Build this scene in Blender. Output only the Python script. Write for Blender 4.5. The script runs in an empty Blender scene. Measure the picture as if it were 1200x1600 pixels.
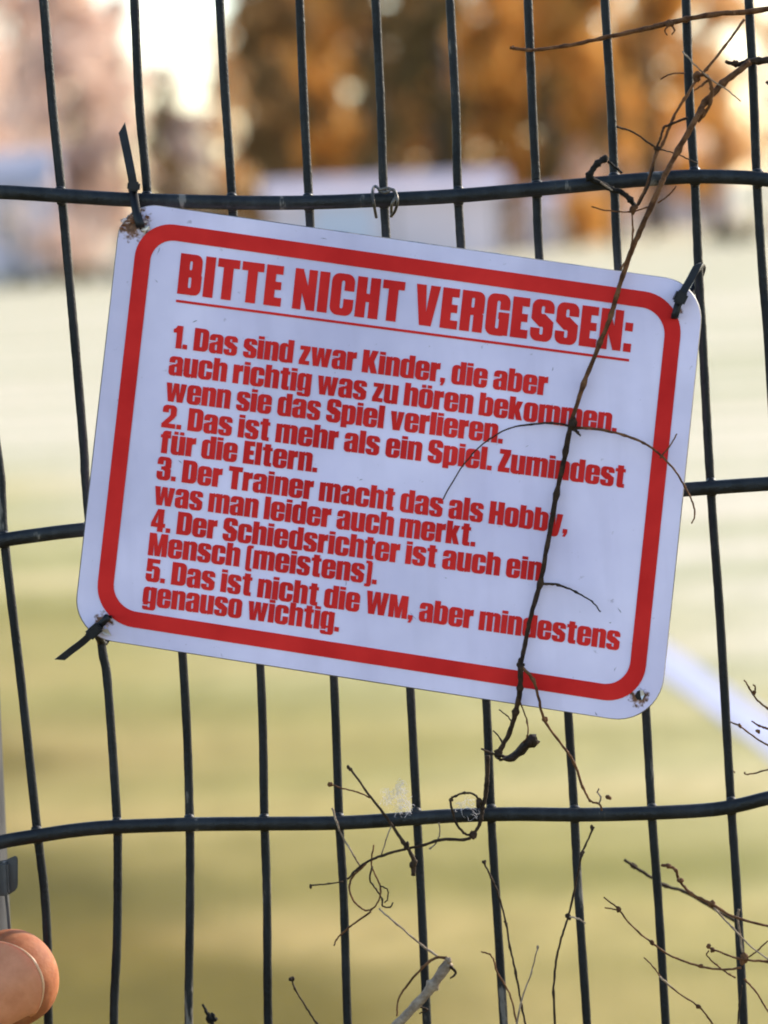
import bpy, bmesh, math, random
from mathutils import Vector, Matrix
from mathutils.geometry import delaunay_2d_cdt
random.seed(7)
R = math.radians
scene = bpy.context.scene
COL = scene.collection

# ------------------------------------------------------------------ camera
S = 0.82                      # metres from the lens to the fence
CAMZ = 1.6
K = math.tan(R(10)) / 800     # one photo pixel as a tangent
PITCH = math.atan(500 * K)
ROLL = R(3.0)
X = Vector((1, 0, 0))
F = Vector((0, math.cos(PITCH), -math.sin(PITCH)))
U0 = Vector((0, math.sin(PITCH), math.cos(PITCH)))
CR = math.cos(ROLL) * X - math.sin(ROLL) * U0
CU = math.cos(ROLL) * U0 + math.sin(ROLL) * X
EYE = Vector((0, 0, CAMZ))
cd = bpy.data.cameras.new('camera')
cam = bpy.data.objects.new('camera', cd)
COL.objects.link(cam)
scene.camera = cam
m3 = Matrix((CR, CU, -F)).transposed()
cam.matrix_world = Matrix.Translation(EYE) @ m3.to_4x4()
cd.sensor_fit = 'VERTICAL'
cd.sensor_height = 36
cd.lens = 18 / math.tan(R(10))
cd.clip_start = 0.02
cd.clip_end = 5000
cd.dof.use_dof = True
cd.dof.aperture_fstop = 11.5
cd.dof.aperture_blades = 0

# ------------------------------------------------------------------ light
SUN_EL, SUN_AZ = R(24), R(54)        # azimuth from +Y towards +X: behind the fence, to the right
world = bpy.data.worlds.new('World')
scene.world = world
world.use_nodes = True
nt = world.node_tree
sky = nt.nodes.new('ShaderNodeTexSky')
sky.sky_type = 'NISHITA'
sky.sun_disc = False
sky.sun_elevation = SUN_EL
sky.sun_rotation = SUN_AZ
sky.air_density = 1.0
sky.dust_density = 0.5
sky.ozone_density = 1.0
bg = nt.nodes['Background']
nt.links.new(sky.outputs[0], bg.inputs[0])
bg.inputs[1].default_value = 0.15
sl = bpy.data.lights.new('sun', 'SUN')
sl.energy = 3.0
sl.angle = R(0.5)
sl.color = (1.0, 0.88, 0.72)
sun = bpy.data.objects.new('sun', sl)
COL.objects.link(sun)
to_sun = Vector((math.sin(SUN_AZ) * math.cos(SUN_EL), math.cos(SUN_AZ) * math.cos(SUN_EL), math.sin(SUN_EL)))
sun.rotation_euler = (-to_sun).to_track_quat('-Z', 'Y').to_euler()
scene.view_settings.view_transform = 'Standard'
scene.view_settings.look = 'None'
scene.view_settings.exposure = 1.35
scene.view_settings.gamma = 1
scene.render.engine = 'CYCLES'
scene.cycles.use_denoising = True
scene.cycles.filter_width = 1.9
scene.cycles.max_bounces = 8
scene.cycles.transparent_max_bounces = 12

def ray(px, py):
    return F + (px - 600) * K * CR + (800 - py) * K * CU
def P(px, py, off=0.0):
    """Point on the vertical plane S-off metres in front of the lens."""
    d = ray(px, py)
    return EYE + d * ((S - off) / d.y)
def far(px, dist, z=None, py=None):
    d = ray(px, 420 if py is None else py)
    p = EYE + d * (dist / d.y)
    if z is not None: p.z = z
    return p
def ground_pt(px, py):
    d = ray(px, py)
    return EYE + d * (-CAMZ / d.z)
PX = K * S                    # metres per photo pixel at the fence
cd.dof.focus_distance = (P(600, 720, 0.008) - EYE).dot(F)

# ------------------------------------------------------------------ materials
def new_mat(name):
    m = bpy.data.materials.new(name)
    m.use_nodes = True
    return m, m.node_tree, m.node_tree.nodes['Principled BSDF']
def ramp(nt, stops):
    n = nt.nodes.new('ShaderNodeValToRGB')
    e = n.color_ramp.elements
    while len(e) < len(stops): e.new(0.5)
    for i, (p, c) in enumerate(stops):
        e[i].position = p
        e[i].color = (*c, 1) if len(c) == 3 else c
    return n
def noise(nt, scale, detail=4, coord='Object', rough=0.55, vec=None):
    n = nt.nodes.new('ShaderNodeTexNoise')
    n.inputs['Scale'].default_value = scale
    n.inputs['Detail'].default_value = detail
    n.inputs['Roughness'].default_value = rough
    if vec is None:
        tc = nt.nodes.new('ShaderNodeTexCoord')
        vec = tc.outputs[coord]
    nt.links.new(vec, n.inputs['Vector'])
    return n
def simple(name, c1, c2, scale, rough=0.6, bump=0.0, bscale=None, spec=None, lo=.35, hi=.65, metallic=0, dist=0.001):
    m, nt, b = new_mat(name)
    n = noise(nt, scale)
    r = ramp(nt, [(lo, c1), (hi, c2)])
    nt.links.new(n.outputs['Fac'], r.inputs[0])
    nt.links.new(r.outputs[0], b.inputs['Base Color'])
    b.inputs['Roughness'].default_value = rough
    b.inputs['Metallic'].default_value = metallic
    if spec is not None: b.inputs['Specular IOR Level'].default_value = spec
    if bump:
        n2 = noise(nt, bscale or scale * 3, 5)
        bp = nt.nodes.new('ShaderNodeBump')
        bp.inputs['Strength'].default_value = bump
        bp.inputs['Distance'].default_value = dist
        nt.links.new(n2.outputs['Fac'], bp.inputs['Height'])
        nt.links.new(bp.outputs[0], b.inputs['Normal'])
    return m

# ------------------------------------------------------------------ object helpers
def link(name, me, parent=None):
    o = bpy.data.objects.new(name, me)
    COL.objects.link(o)
    if parent is not None: o.parent = parent
    return o
def from_bm(name, bm, mat, parent=None, smooth=True):
    me = bpy.data.meshes.new(name)
    bmesh.ops.recalc_face_normals(bm, faces=bm.faces)
    bm.to_mesh(me); bm.free()
    me.materials.append(mat)
    if smooth:
        for p in me.polygons: p.use_smooth = True
    return link(name, me, parent)
def tag(o, label, cat, group=None, kind=None):
    if label: o['label'] = label
    if cat: o['category'] = cat
    if group: o['group'] = group
    if kind: o['kind'] = kind
    return o
def empty(name, label, cat, group=None):
    o = bpy.data.objects.new(name, None)
    COL.objects.link(o)
    return tag(o, label, cat, group)

def catmull(pts, sub=6):
    if len(pts) < 3:
        a, b = pts
        return [a.lerp(b, i / sub) for i in range(sub + 1)]
    out = []
    q = [pts[0] * 2 - pts[1]] + list(pts) + [pts[-1] * 2 - pts[-2]]
    for i in range(1, len(q) - 2):
        p0, p1, p2, p3 = q[i - 1:i + 3]
        for k in range(sub):
            t = k / sub
            out.append(0.5 * ((2 * p1) + (p2 - p0) * t + (2 * p0 - 5 * p1 + 4 * p2 - p3) * t * t + (3 * p1 - p0 - 3 * p2 + p3) * t ** 3))
    out.append(pts[-1].copy())
    return out
def sweep(bm, pts, radii, seg=8, flat=1.0, cap=True):
    """Tube along pts; radii a list of the same length."""
    n = len(pts)
    rings = []
    ref = None
    for i, p in enumerate(pts):
        t = (pts[min(i + 1, n - 1)] - pts[max(i - 1, 0)])
        if t.length < 1e-9: t = Vector((0, 0, 1))
        t.normalize()
        if ref is None:
            ref = Vector((0, -1, 0)) if abs(t.y) < 0.9 else Vector((1, 0, 0))
        a = (ref - t * ref.dot(t))
        if a.length < 1e-6: a = t.orthogonal()
        a.normalize()
        b = t.cross(a)
        ref = a
        r = radii[i]
        rings.append([bm.verts.new(p + (a * math.cos(2 * math.pi * k / seg) * flat + b * math.sin(2 * math.pi * k / seg)) * r) for k in range(seg)])
    for i in range(n - 1):
        for k in range(seg):
            bm.faces.new((rings[i][k], rings[i][(k + 1) % seg], rings[i + 1][(k + 1) % seg], rings[i + 1][k]))
    if cap:
        bm.faces.new(rings[0]); bm.faces.new(rings[-1])
def box(bm, c, sx, sy, sz, rot=None):
    vs = []
    for dx in (-1, 1):
        for dy in (-1, 1):
            for dz in (-1, 1):
                v = Vector((dx * sx / 2, dy * sy / 2, dz * sz / 2))
                if rot is not None: v = rot @ v
                vs.append(bm.verts.new(Vector(c) + v))
    fs = []
    for f in ((0, 1, 3, 2), (4, 6, 7, 5), (0, 4, 5, 1), (2, 3, 7, 6), (0, 2, 6, 4), (1, 5, 7, 3)):
        fs.append(bm.faces.new([vs[i] for i in f]))
    return vs, fs

# ------------------------------------------------------------------ ground
def grass_material():
    m, nt, b = new_mat('pitch_grass')
    tc = nt.nodes.new('ShaderNodeTexCoord')
    mp = nt.nodes.new('ShaderNodeMapping')
    mp.inputs['Scale'].default_value = (0.08, 0.5, 1)
    nt.links.new(tc.outputs['Object'], mp.inputs['Vector'])
    n1 = noise(nt, 1.0, 3, vec=mp.outputs[0])
    # light falloff painted into the grass: dark near left, pale far and right, ragged
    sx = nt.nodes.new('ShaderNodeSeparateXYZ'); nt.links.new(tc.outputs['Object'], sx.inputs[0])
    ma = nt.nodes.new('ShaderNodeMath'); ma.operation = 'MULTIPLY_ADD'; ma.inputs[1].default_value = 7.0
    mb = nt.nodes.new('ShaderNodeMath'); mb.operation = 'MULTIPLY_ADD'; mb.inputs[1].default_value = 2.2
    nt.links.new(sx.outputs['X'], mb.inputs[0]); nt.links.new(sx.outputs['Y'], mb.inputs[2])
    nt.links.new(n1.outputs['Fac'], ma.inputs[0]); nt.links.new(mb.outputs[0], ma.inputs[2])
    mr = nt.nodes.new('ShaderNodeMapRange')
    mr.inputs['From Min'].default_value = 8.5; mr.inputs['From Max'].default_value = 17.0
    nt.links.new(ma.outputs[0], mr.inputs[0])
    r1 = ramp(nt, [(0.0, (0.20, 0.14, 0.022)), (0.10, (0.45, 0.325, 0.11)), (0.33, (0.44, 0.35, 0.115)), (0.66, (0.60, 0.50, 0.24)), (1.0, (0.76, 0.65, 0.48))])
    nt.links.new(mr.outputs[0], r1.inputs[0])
    n2 = noise(nt, 7, 6, vec=tc.outputs['Object'])
    r2 = ramp(nt, [(0.3, (0.6, 0.62, 0.5)), (0.7, (1, 1, 1))])
    nt.links.new(n2.outputs['Fac'], r2.inputs[0])
    mx = nt.nodes.new('ShaderNodeMix'); mx.data_type = 'RGBA'; mx.blend_type = 'MULTIPLY'
    mx.inputs[0].default_value = 0.8
    nt.links.new(r1.outputs[0], mx.inputs[6]); nt.links.new(r2.outputs[0], mx.inputs[7])
    nt.links.new(mx.outputs[2], b.inputs['Base Color'])
    b.inputs['Roughness'].default_value = 0.62
    b.inputs['Specular IOR Level'].default_value = 0.06
    b.inputs['Sheen Weight'].default_value = 0.0
    b.inputs['Sheen Roughness'].default_value = 0.5
    # darker and paler noise bands lying across the view
    mp2 = nt.nodes.new('ShaderNodeMapping'); mp2.inputs['Scale'].default_value = (0.10, 1.25, 1)
    nt.links.new(tc.outputs['Object'], mp2.inputs['Vector'])
    n6 = noise(nt, 1.0, 2, vec=mp2.outputs[0])
    r6 = ramp(nt, [(0.36, (0.68, 0.72, 0.56)), (0.54, (1, 1, 1)), (0.66, (1.12, 1.06, 1.12))])
    nt.links.new(n6.outputs['Fac'], r6.inputs[0])
    mx2 = nt.nodes.new('ShaderNodeMix'); mx2.data_type = 'RGBA'; mx2.blend_type = 'MULTIPLY'; mx2.inputs[0].default_value = 1
    nt.links.new(mx.outputs[2], mx2.inputs[6]); nt.links.new(r6.outputs[0], mx2.inputs[7])
    nt.links.new(mx2.outputs[2], b.inputs['Base Color'])
    bp = nt.nodes.new('ShaderNodeBump')
    bp.inputs['Strength'].default_value = 0.6
    bp.inputs['Distance'].default_value = 0.03
    n3 = noise(nt, 40, 4, vec=tc.outputs['Object'])
    nt.links.new(n3.outputs['Fac'], bp.inputs['Height'])
    nt.links.new(bp.outputs[0], b.inputs['Normal'])
    return m
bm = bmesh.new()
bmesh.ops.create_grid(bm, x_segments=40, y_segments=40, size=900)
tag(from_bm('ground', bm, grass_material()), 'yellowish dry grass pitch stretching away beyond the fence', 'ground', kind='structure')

# painted pitch line
chalk = simple('pitch_chalk', (0.40, 0.40, 0.56), (0.48, 0.48, 0.64), 6, 0.8)
a, b_ = ground_pt(1042, 1034), ground_pt(1205, 1152)
d = (b_ - a).normalized(); nrm = Vector((-d.y, d.x, 0))
bm = bmesh.new()
pa, pb = a - d * 5.2, b_ + d * 6
N = 40
row = []
for i in range(N + 1):
    c = pa.lerp(pb, i / N)
    w = 0.065 * (1 + random.uniform(-.08, .08))
    row.append((bm.verts.new(c + nrm * w + Vector((0, 0, .004))), bm.verts.new(c - nrm * w + Vector((0, 0, .004)))))
for i in range(N): bm.faces.new((row[i][0], row[i][1], row[i + 1][1], row[i + 1][0]))
tag(from_bm('pitch_line', bm, chalk), 'white painted line running diagonally across the pitch', 'pitch marking', kind='structure')

# ------------------------------------------------------------------ background
def leaf_material(name, cols, trans=0.45):
    m = bpy.data.materials.new(name); m.use_nodes = True
    nt = m.node_tree
    nt.nodes.remove(nt.nodes['Principled BSDF'])
    out = nt.nodes['Material Output']
    n = noise(nt, 0.9, 3)
    r = ramp(nt, [(0.36, cols[0]), (0.64, cols[1])])
    nt.links.new(n.outputs['Fac'], r.inputs[0])
    d = nt.nodes.new('ShaderNodeBsdfDiffuse'); t = nt.nodes.new('ShaderNodeBsdfTranslucent')
    nt.links.new(r.outputs[0], d.inputs[0]); nt.links.new(r.outputs[0], t.inputs[0])
    mx = nt.nodes.new('ShaderNodeMixShader'); mx.inputs[0].default_value = trans
    nt.links.new(d.outputs[0], mx.inputs[1]); nt.links.new(t.outputs[0], mx.inputs[2])
    nt.links.new(mx.outputs[0], out.inputs[0])
    return m
LM = {
    'amber': leaf_material('amber_leaves', ((0.58, 0.285, 0.065), (0.80, 0.47, 0.145)), 0.55),
    'gold': leaf_material('gold_leaves', ((0.66, 0.40, 0.17), (0.80, 0.56, 0.30)), 0.55),
    'pale': leaf_material('pale_leaves', ((0.74, 0.53, 0.42), (0.84, 0.68, 0.58)), 0.55),
    'brown': leaf_material('brown_leaves', ((0.20, 0.118, 0.05), (0.38, 0.215, 0.09)), 0.3),
    'dark': leaf_material('dark_needles', ((0.09, 0.066, 0.03), (0.19, 0.125, 0.055)), 0.2),
    'green': leaf_material('hedge_leaves', ((0.05, 0.05, 0.015), (0.12, 0.10, 0.03)), 0.3),
}
bark = simple('tree_bark', (0.035, 0.022, 0.014), (0.09, 0.06, 0.04), 3, 0.9, 0.5, 12, dist=0.02)
def leaf(bm, c, s, rng):
    q = Vector((rng.gauss(0, 1), rng.gauss(0, 1), rng.gauss(0, 1))).normalized()
    a = q.orthogonal().normalized(); b = q.cross(a)
    th = rng.random() * 6.283
    a, b = a * math.cos(th) + b * math.sin(th), b * math.cos(th) - a * math.sin(th)
    bm.faces.new([bm.verts.new(c + a * s), bm.verts.new(c + b * s * .55), bm.verts.new(c - a * s), bm.verts.new(c - b * s * .55)])
def tree(px, dist, h, cr, kind, n, label, base=1.0, trunk_r=0.16, clumps=16, leaf_s=0.15, name='autumn_tree', group='trees beyond the pitch'):
    rng = random.Random(int(px * 13 + dist))
    p = far(px, dist, 0)
    root = empty(name, label, 'tree', group)
    root.location = p
    bm = bmesh.new()
    pts = [Vector((rng.uniform(-.05, .05) * i, rng.uniform(-.05, .05) * i, h * .9 * i / 6)) for i in range(7)]
    sweep(bm, catmull(pts, 3), [trunk_r * (1.15 - i / 19) for i in range(19)], 8)
    centres = []
    for k in range(clumps):
        z = base + (h - base) * ((k + rng.random()) / clumps)
        u = (z - base) / (h - base)
        prof = max(0.25, math.sin(math.pi * min(1, .22 + .78 * u)) ** .6)
        ang = rng.random() * 6.283
        rr = cr * prof * rng.uniform(.25, .85)
        c = Vector((math.cos(ang) * rr, math.sin(ang) * rr, z))
        centres.append((c, cr * prof * rng.uniform(.32, .55)))
        s0 = Vector((0, 0, max(0.6, z - rr * .7)))
        mid = s0.lerp(c, .5) + Vector((0, 0, -.1))
        sweep(bm, [s0, mid, c], [trunk_r * .4, trunk_r * .25, trunk_r * .08], 6)
    from_bm('trunk', bm, bark, root)
    bm = bmesh.new()
    for i in range(n):
        c, r = centres[rng.randrange(len(centres))]
        v = Vector((rng.gauss(0, 1), rng.gauss(0, 1), rng.gauss(0, .8))).normalized() * r * (rng.random() ** .45)
        leaf(bm, c + v, leaf_s * rng.uniform(.6, 1.3), rng)
    from_bm('crown', bm, LM[kind], root, smooth=False)
    return root
def shrub(px, dist, w, h, kind, n, label, name='shrub', group=None, leaf_s=0.1):
    rng = random.Random(int(px * 7 + dist))
    root = empty(name, label, 'shrub', group)
    root.location = far(px, dist, 0)
    bm = bmesh.new()
    for k in range(7):
        e = Vector((rng.uniform(-w, w) * .4, rng.uniform(-.4, .4), h * rng.uniform(.5, .9)))
        sweep(bm, [Vector((e.x * .2, e.y * .2, 0)), e * .5, e], [.03, .022, .01], 5)
    from_bm('stem', bm, bark, root)
    bm = bmesh.new()
    cl = [(Vector((rng.uniform(-w, w) * .42, rng.uniform(-.4, .4), h * rng.uniform(.25, .8))), rng.uniform(.25, .4) * min(w, h)) for _ in range(9)]
    for i in range(n):
        c, r = cl[rng.randrange(9)]
        v = Vector((rng.gauss(0, 1), rng.gauss(0, 1), rng.gauss(0, 1))).normalized() * r * rng.random() ** .4
        q = c + v; q.z = abs(q.z)
        leaf(bm, q, leaf_s * rng.uniform(.6, 1.3), rng)
    from_bm('foliage', bm, LM[kind], root, smooth=False)

#      px  dist  h   r    kind    n
TREES = [
    (-60, 84, 9, 2.4, 'pale', 1900, 'pale beige autumn tree at the far left edge of the treeline'),
    (40, 92, 10, 2.2, 'pale', 1500, 'thin pinkish tree left of the peach coloured tree, high above the white house'),
    (130, 80, 9, 1.8, 'pale', 2000, 'peach coloured tree standing just right of the white house'),
    (205, 95, 9, 1.2, 'pale', 900, 'sparse pale tree in front of the bright sky gap'),
    (392, 90, 9, 1.2, 'gold', 800, 'loose golden tree right of the bright sky gap'),
    (455, 78, 10, 1.5, 'brown', 2300, 'dark brown tree above the left end of the white hut'),
    (535, 86, 10, 1.5, 'amber', 2200, 'orange tree between the two dark trees over the hut'),
    (640, 76, 11, 1.35, 'brown', 2300, 'dark brown tree above the middle of the white hut'),
    (700, 74, 11, 1.0, 'dark', 1700, 'dark brown-green evergreen tree above the right end of the white hut'),
    (775, 84, 10, 1.5, 'amber', 2600, 'amber tree just right of the dark evergreen'),
    (860, 88, 10, 1.7, 'amber', 2800, 'amber tree behind the top of the sign, with a dark patch'),
    (945, 82, 9, 1.6, 'amber', 2800, 'amber tree right of the middle behind the fence'),
    (1040, 86, 10, 1.6, 'amber', 2600, 'amber tree behind the tangled upper vine'),
    (1125, 90, 10, 1.7, 'gold', 2200, 'bright golden tree near the right edge of the treeline'),
    (1285, 96, 9, 1.9, 'gold', 1500, 'sunlit golden tree at the far right edge of the treeline'),
]
for (px, dist, h, r, kind, n, lab) in TREES:
    tree(px, dist, h, r, kind, int(n * 1.7), lab, base=1.1, trunk_r=0.15 if kind != 'dark' else 0.3, clumps=26, leaf_s=.19)
for (px, dist, h, r, kind, n, lab) in [
    (292, 140, 11, 2.0, 'pale', 1500, 'thin far pale tree seen against the bright sky gap'),
    (1190, 130, 9, 2.2, 'pale', 1700, 'thin far pale tree at the bright right edge of the treeline'),
    (300, 112, 5.3, 1.9, 'pale', 2300, 'low pale tree filling the foot of the bright sky gap'),
    (352, 104, 8.5, .8, 'pale', 900, 'thin pale tree on the right side of the bright sky gap'),
    (905, 92, 3.6, 1.3, 'pale', 1300, 'low pale tree between the white shed and the pink outbuilding'),
    (1060, 104, 4.2, 1.6, 'pale', 1500, 'low pale tree rising behind the roof of the pink outbuilding'),
    (268, 76, 5.2, .55, 'brown', 900, 'slender brown tree on the left side of the bright sky gap'),
    (870, 72, 4.6, .6, 'dark', 800, 'narrow dark evergreen directly over the small white shed'),
    (1022, 78, 6.5, .5, 'brown', 700, 'thin brown tree behind the tangled upper vine'),
    (962, 70, 4.2, .45, 'brown', 500, 'small brown tree just left of the pink outbuilding'),
    (610, 70, 7, .7, 'dark', 1300, 'dark brown-green evergreen standing over the middle of the white hut')]:
    tree(px, dist, h, r, kind, n, lab, base=1.3, trunk_r=.12, clumps=14, leaf_s=.16)
BACK = [
    (-30, 118, 'pale', 'pale tree of the far row, leftmost behind the white house'),
    (75, 122, 'pale', 'pale tree of the far row behind the right end of the white house'),
    (140, 116, 'gold', 'golden tree of the far row left of the bright sky gap'),
    (455, 120, 'gold', 'golden tree of the far row behind the left end of the white hut'),
    (500, 114, 'amber', 'amber tree of the far row behind the left half of the white hut'),
    (590, 120, 'gold', 'golden tree of the far row behind the middle of the white hut'),
    (680, 116, 'amber', 'amber tree of the far row behind the dark evergreen'),
    (770, 122, 'amber', 'amber tree of the far row behind the right end of the white hut'),
    (850, 114, 'amber', 'amber tree of the far row behind the small white shed'),
    (930, 120, 'gold', 'golden tree of the far row left of the pink outbuilding'),
    (1010, 116, 'amber', 'amber tree of the far row behind the left end of the pink outbuilding'),
]
for (px, dist, kind, lab) in BACK:
    tree(px, dist, 12, 2.3, kind, 2300, lab, base=.6, trunk_r=.16, clumps=30, leaf_s=.26, group='far row of trees')

hut_wall = simple('hut_paint', (0.56, 0.46, 0.49), (0.63, 0.52, 0.55), 0.8, 0.6)
hut_blue = simple('hut_blue_panel', (0.46, 0.47, 0.56), (0.5, 0.51, 0.6), 1.0, 0.5)
hut_roof = simple('hut_roof_sheet', (0.46, 0.40, 0.42), (0.54, 0.47, 0.48), 1.5, 0.6)
glass = simple('dark_window_glass', (0.05, 0.06, 0.08), (0.09, 0.1, 0.12), 1, 0.15)
timber = simple('grey_timber', (0.12, 0.09, 0.07), (0.2, 0.16, 0.12), 3, 0.8)
def building(name, label, x0, x1, dist, z_eave, z_top, depth, panels, windows, wall_m, roof_m, cat='hut'):
    """gable building, front on the pitch side. panels / windows in fractions of the front."""
    root = empty(name, label, cat)
    pl, pr = far(x0, dist, 0), far(x1, dist, 0)
    w = pr.x - pl.x
    root.location = (pl.x + w / 2, dist, 0)
    bm = bmesh.new()
    box(bm, (0, depth / 2, z_eave / 2), w, depth, z_eave)
    for s in (-1, 1):
        x = s * w / 2
        vs = [bm.verts.new((x, 0.0, z_eave)), bm.verts.new((x, depth, z_eave)), bm.verts.new((x, depth / 2, z_top - .06))]
        bm.faces.new(vs)
    from_bm('wall', bm, wall_m, root, smooth=False)
    bm = bmesh.new()
    ov = 0.18
    zs = z_eave - ov * (z_top - z_eave) / (depth / 2)
    prof = [(-ov, zs), (depth / 2, z_top), (depth + ov, zs), (depth + ov, zs + .07), (depth / 2, z_top + .08), (-ov, zs + .07)]
    L = [bm.verts.new((-w / 2 - .15, y, z + .01)) for y, z in prof]; Rr = [bm.verts.new((w / 2 + .15, y, z + .01)) for y, z in prof]
    n = len(prof)
    for i in range(n): bm.faces.new((L[i], L[(i + 1) % n], Rr[(i + 1) % n], Rr[i]))
    bm.faces.new((L[0], L[1], L[4], L[5])); bm.faces.new((L[1], L[2], L[3], L[4]))
    bm.faces.new((Rr[0], Rr[1], Rr[4], Rr[5])); bm.faces.new((Rr[1], Rr[2], Rr[3], Rr[4]))
    from_bm('roof', bm, roof_m, root, smooth=False)
    for (fx0, fx1, fz0, fz1, mm, nm) in panels:
        bm = bmesh.new()
        box(bm, (-w / 2 + w * (fx0 + fx1) / 2, -.02, z_eave * (fz0 + fz1) / 2), w * (fx1 - fx0), .04, z_eave * (fz1 - fz0))
        from_bm(nm, bm, mm, root, smooth=False)
    for (fx0, fx1, fz0, fz1) in windows:
        cx, cz, ww, hh = -w / 2 + w * (fx0 + fx1) / 2, z_eave * (fz0 + fz1) / 2, w * (fx1 - fx0), z_eave * (fz1 - fz0)
        bm = bmesh.new()
        for (dx, dz, a, b) in ((0, hh / 2, ww + .12, .08), (0, -hh / 2, ww + .12, .08), (-ww / 2, 0, .08, hh - .08), (ww / 2, 0, .08, hh - .08)):
            box(bm, (cx + dx, -.03, cz + dz), a, .06, b)
        wf = from_bm('window', bm, hut_roof, root, smooth=False)
        bm = bmesh.new(); box(bm, (cx, -.012, cz), ww - .08, .02, hh - .08)
        from_bm('pane', bm, glass, wf, smooth=False)
    return root
building('white_hut', 'low white hut with a blue panel behind the top of the sign', 425, 790, 66, 1.50, 1.86, 2.2,
         [(.18, .45, .03, .92, hut_blue, 'blue_panel'), (.52, .53, .03, .96, timber, 'corner_strip'), (.97, .985, .03, .96, timber, 'corner_strip')],
         [], hut_wall, hut_wall)
building('white_house', 'white house at the far left edge of the pitch', -190, 78, 74, 2.3, 3.1, 5.0,
         [(.80, .84, .02, .9, timber, 'downpipe')], [(.70, .78, .4, .75)], hut_wall, hut_roof, 'house')
building('white_shed', 'small white shed right of the long hut, over the sign', 812, 874, 70, 1.15, 1.35, 1.4,
         [(.30, .62, .05, .9, hut_roof, 'door')], [], hut_wall, hut_wall, 'shed')
pink_wall = simple('pink_render', (0.72, 0.60, 0.60), (0.80, 0.68, 0.67), 0.8, 0.7)
building('pink_outbuilding', 'pale pinkish outbuilding with dark windows near the right edge', 990, 1150, 96, 1.55, 2.0, 4,
         [(.05, .07, .02, .95, timber, 'downpipe')], [(.10, .26, .1, .75), (.55, .68, .3, .7)], pink_wall, hut_roof, 'outbuilding')
shrub(100, 64, 2.2, 1.7, 'pale', 700, 'pale leafless looking bush beside the white house')
shrub(20, 60, 3.6, .35, 'green', 900, 'low green strip of weeds along the left edge of the pitch', 'weed_clump', leaf_s=.07)
shrub(130, 61, 2.2, .3, 'green', 500, 'small green weed clump left of the sign', 'weed_clump', leaf_s=.07)
shrub(270, 68, 0.9, 3.2, 'brown', 500, 'slim brown bush in front of the bright sky gap')
shrub(345, 70, 2.0, 2.4, 'brown', 800, 'rounded brown bush between sky gap and white hut')
shrub(790, 68, 0.9, 1.9, 'brown', 500, 'narrow brown bush between the hut and the shed')
shrub(900, 72, 1.6, 1.4, 'amber', 800, 'low orange bush right of the small white shed')
shrub(950, 80, 2.4, 2.6, 'pale', 800, 'pale bush left of the pink outbuilding')
shrub(1150, 66, 1.3, .5, 'green', 500, 'low yellow green tuft in front of the pink outbuilding', 'weed_clump', leaf_s=.07)

# ------------------------------------------------------------------ fence
def wire_material(name='fence_paint', lift=1.0, spec=.2):
    m, nt, b = new_mat(name)
    tcw = nt.nodes.new('ShaderNodeTexCoord'); mpw = nt.nodes.new('ShaderNodeMapping'); mpw.inputs['Scale'].default_value = (150, 150, 34)
    nt.links.new(tcw.outputs['Object'], mpw.inputs[0])
    n = noise(nt, 1, 5, rough=.6, vec=mpw.outputs[0])
    r = ramp(nt, [(0.42, tuple(lift * c for c in (0.006, 0.007, 0.009))), (0.62, tuple(lift * c for c in (0.016, 0.018, 0.021))), (0.64, (0.02, 0.02, 0.02)), (0.68, (0.15, 0.135, 0.12))])
    nt.links.new(n.outputs['Fac'], r.inputs[0])
    nt.links.new(r.outputs[0], b.inputs['Base Color'])
    b.inputs['Specular IOR Level'].default_value = spec
    n2 = noise(nt, 160, 3)
    r2 = ramp(nt, [(0.35, (0.33,) * 3), (0.7, (0.6,) * 3)])
    nt.links.new(n2.outputs['Fac'], r2.inputs[0])
    nt.links.new(r2.outputs[0], b.inputs['Roughness'])
    bp = nt.nodes.new('ShaderNodeBump')
    bp.inputs['Strength'].default_value = 0.5; bp.inputs['Distance'].default_value = 0.0006
    n3 = noise(nt, 900, 4)
    nt.links.new(n3.outputs['Fac'], bp.inputs['Height']); nt.links.new(bp.outputs[0], b.inputs['Normal'])
    return m
WM = wire_material()
HM = wire_material('fence_paint_weathered', 1.0, .32)
fence = empty('wire_fence', 'dark welded wire mesh fence with bent wires across the whole view', 'fence')
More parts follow.
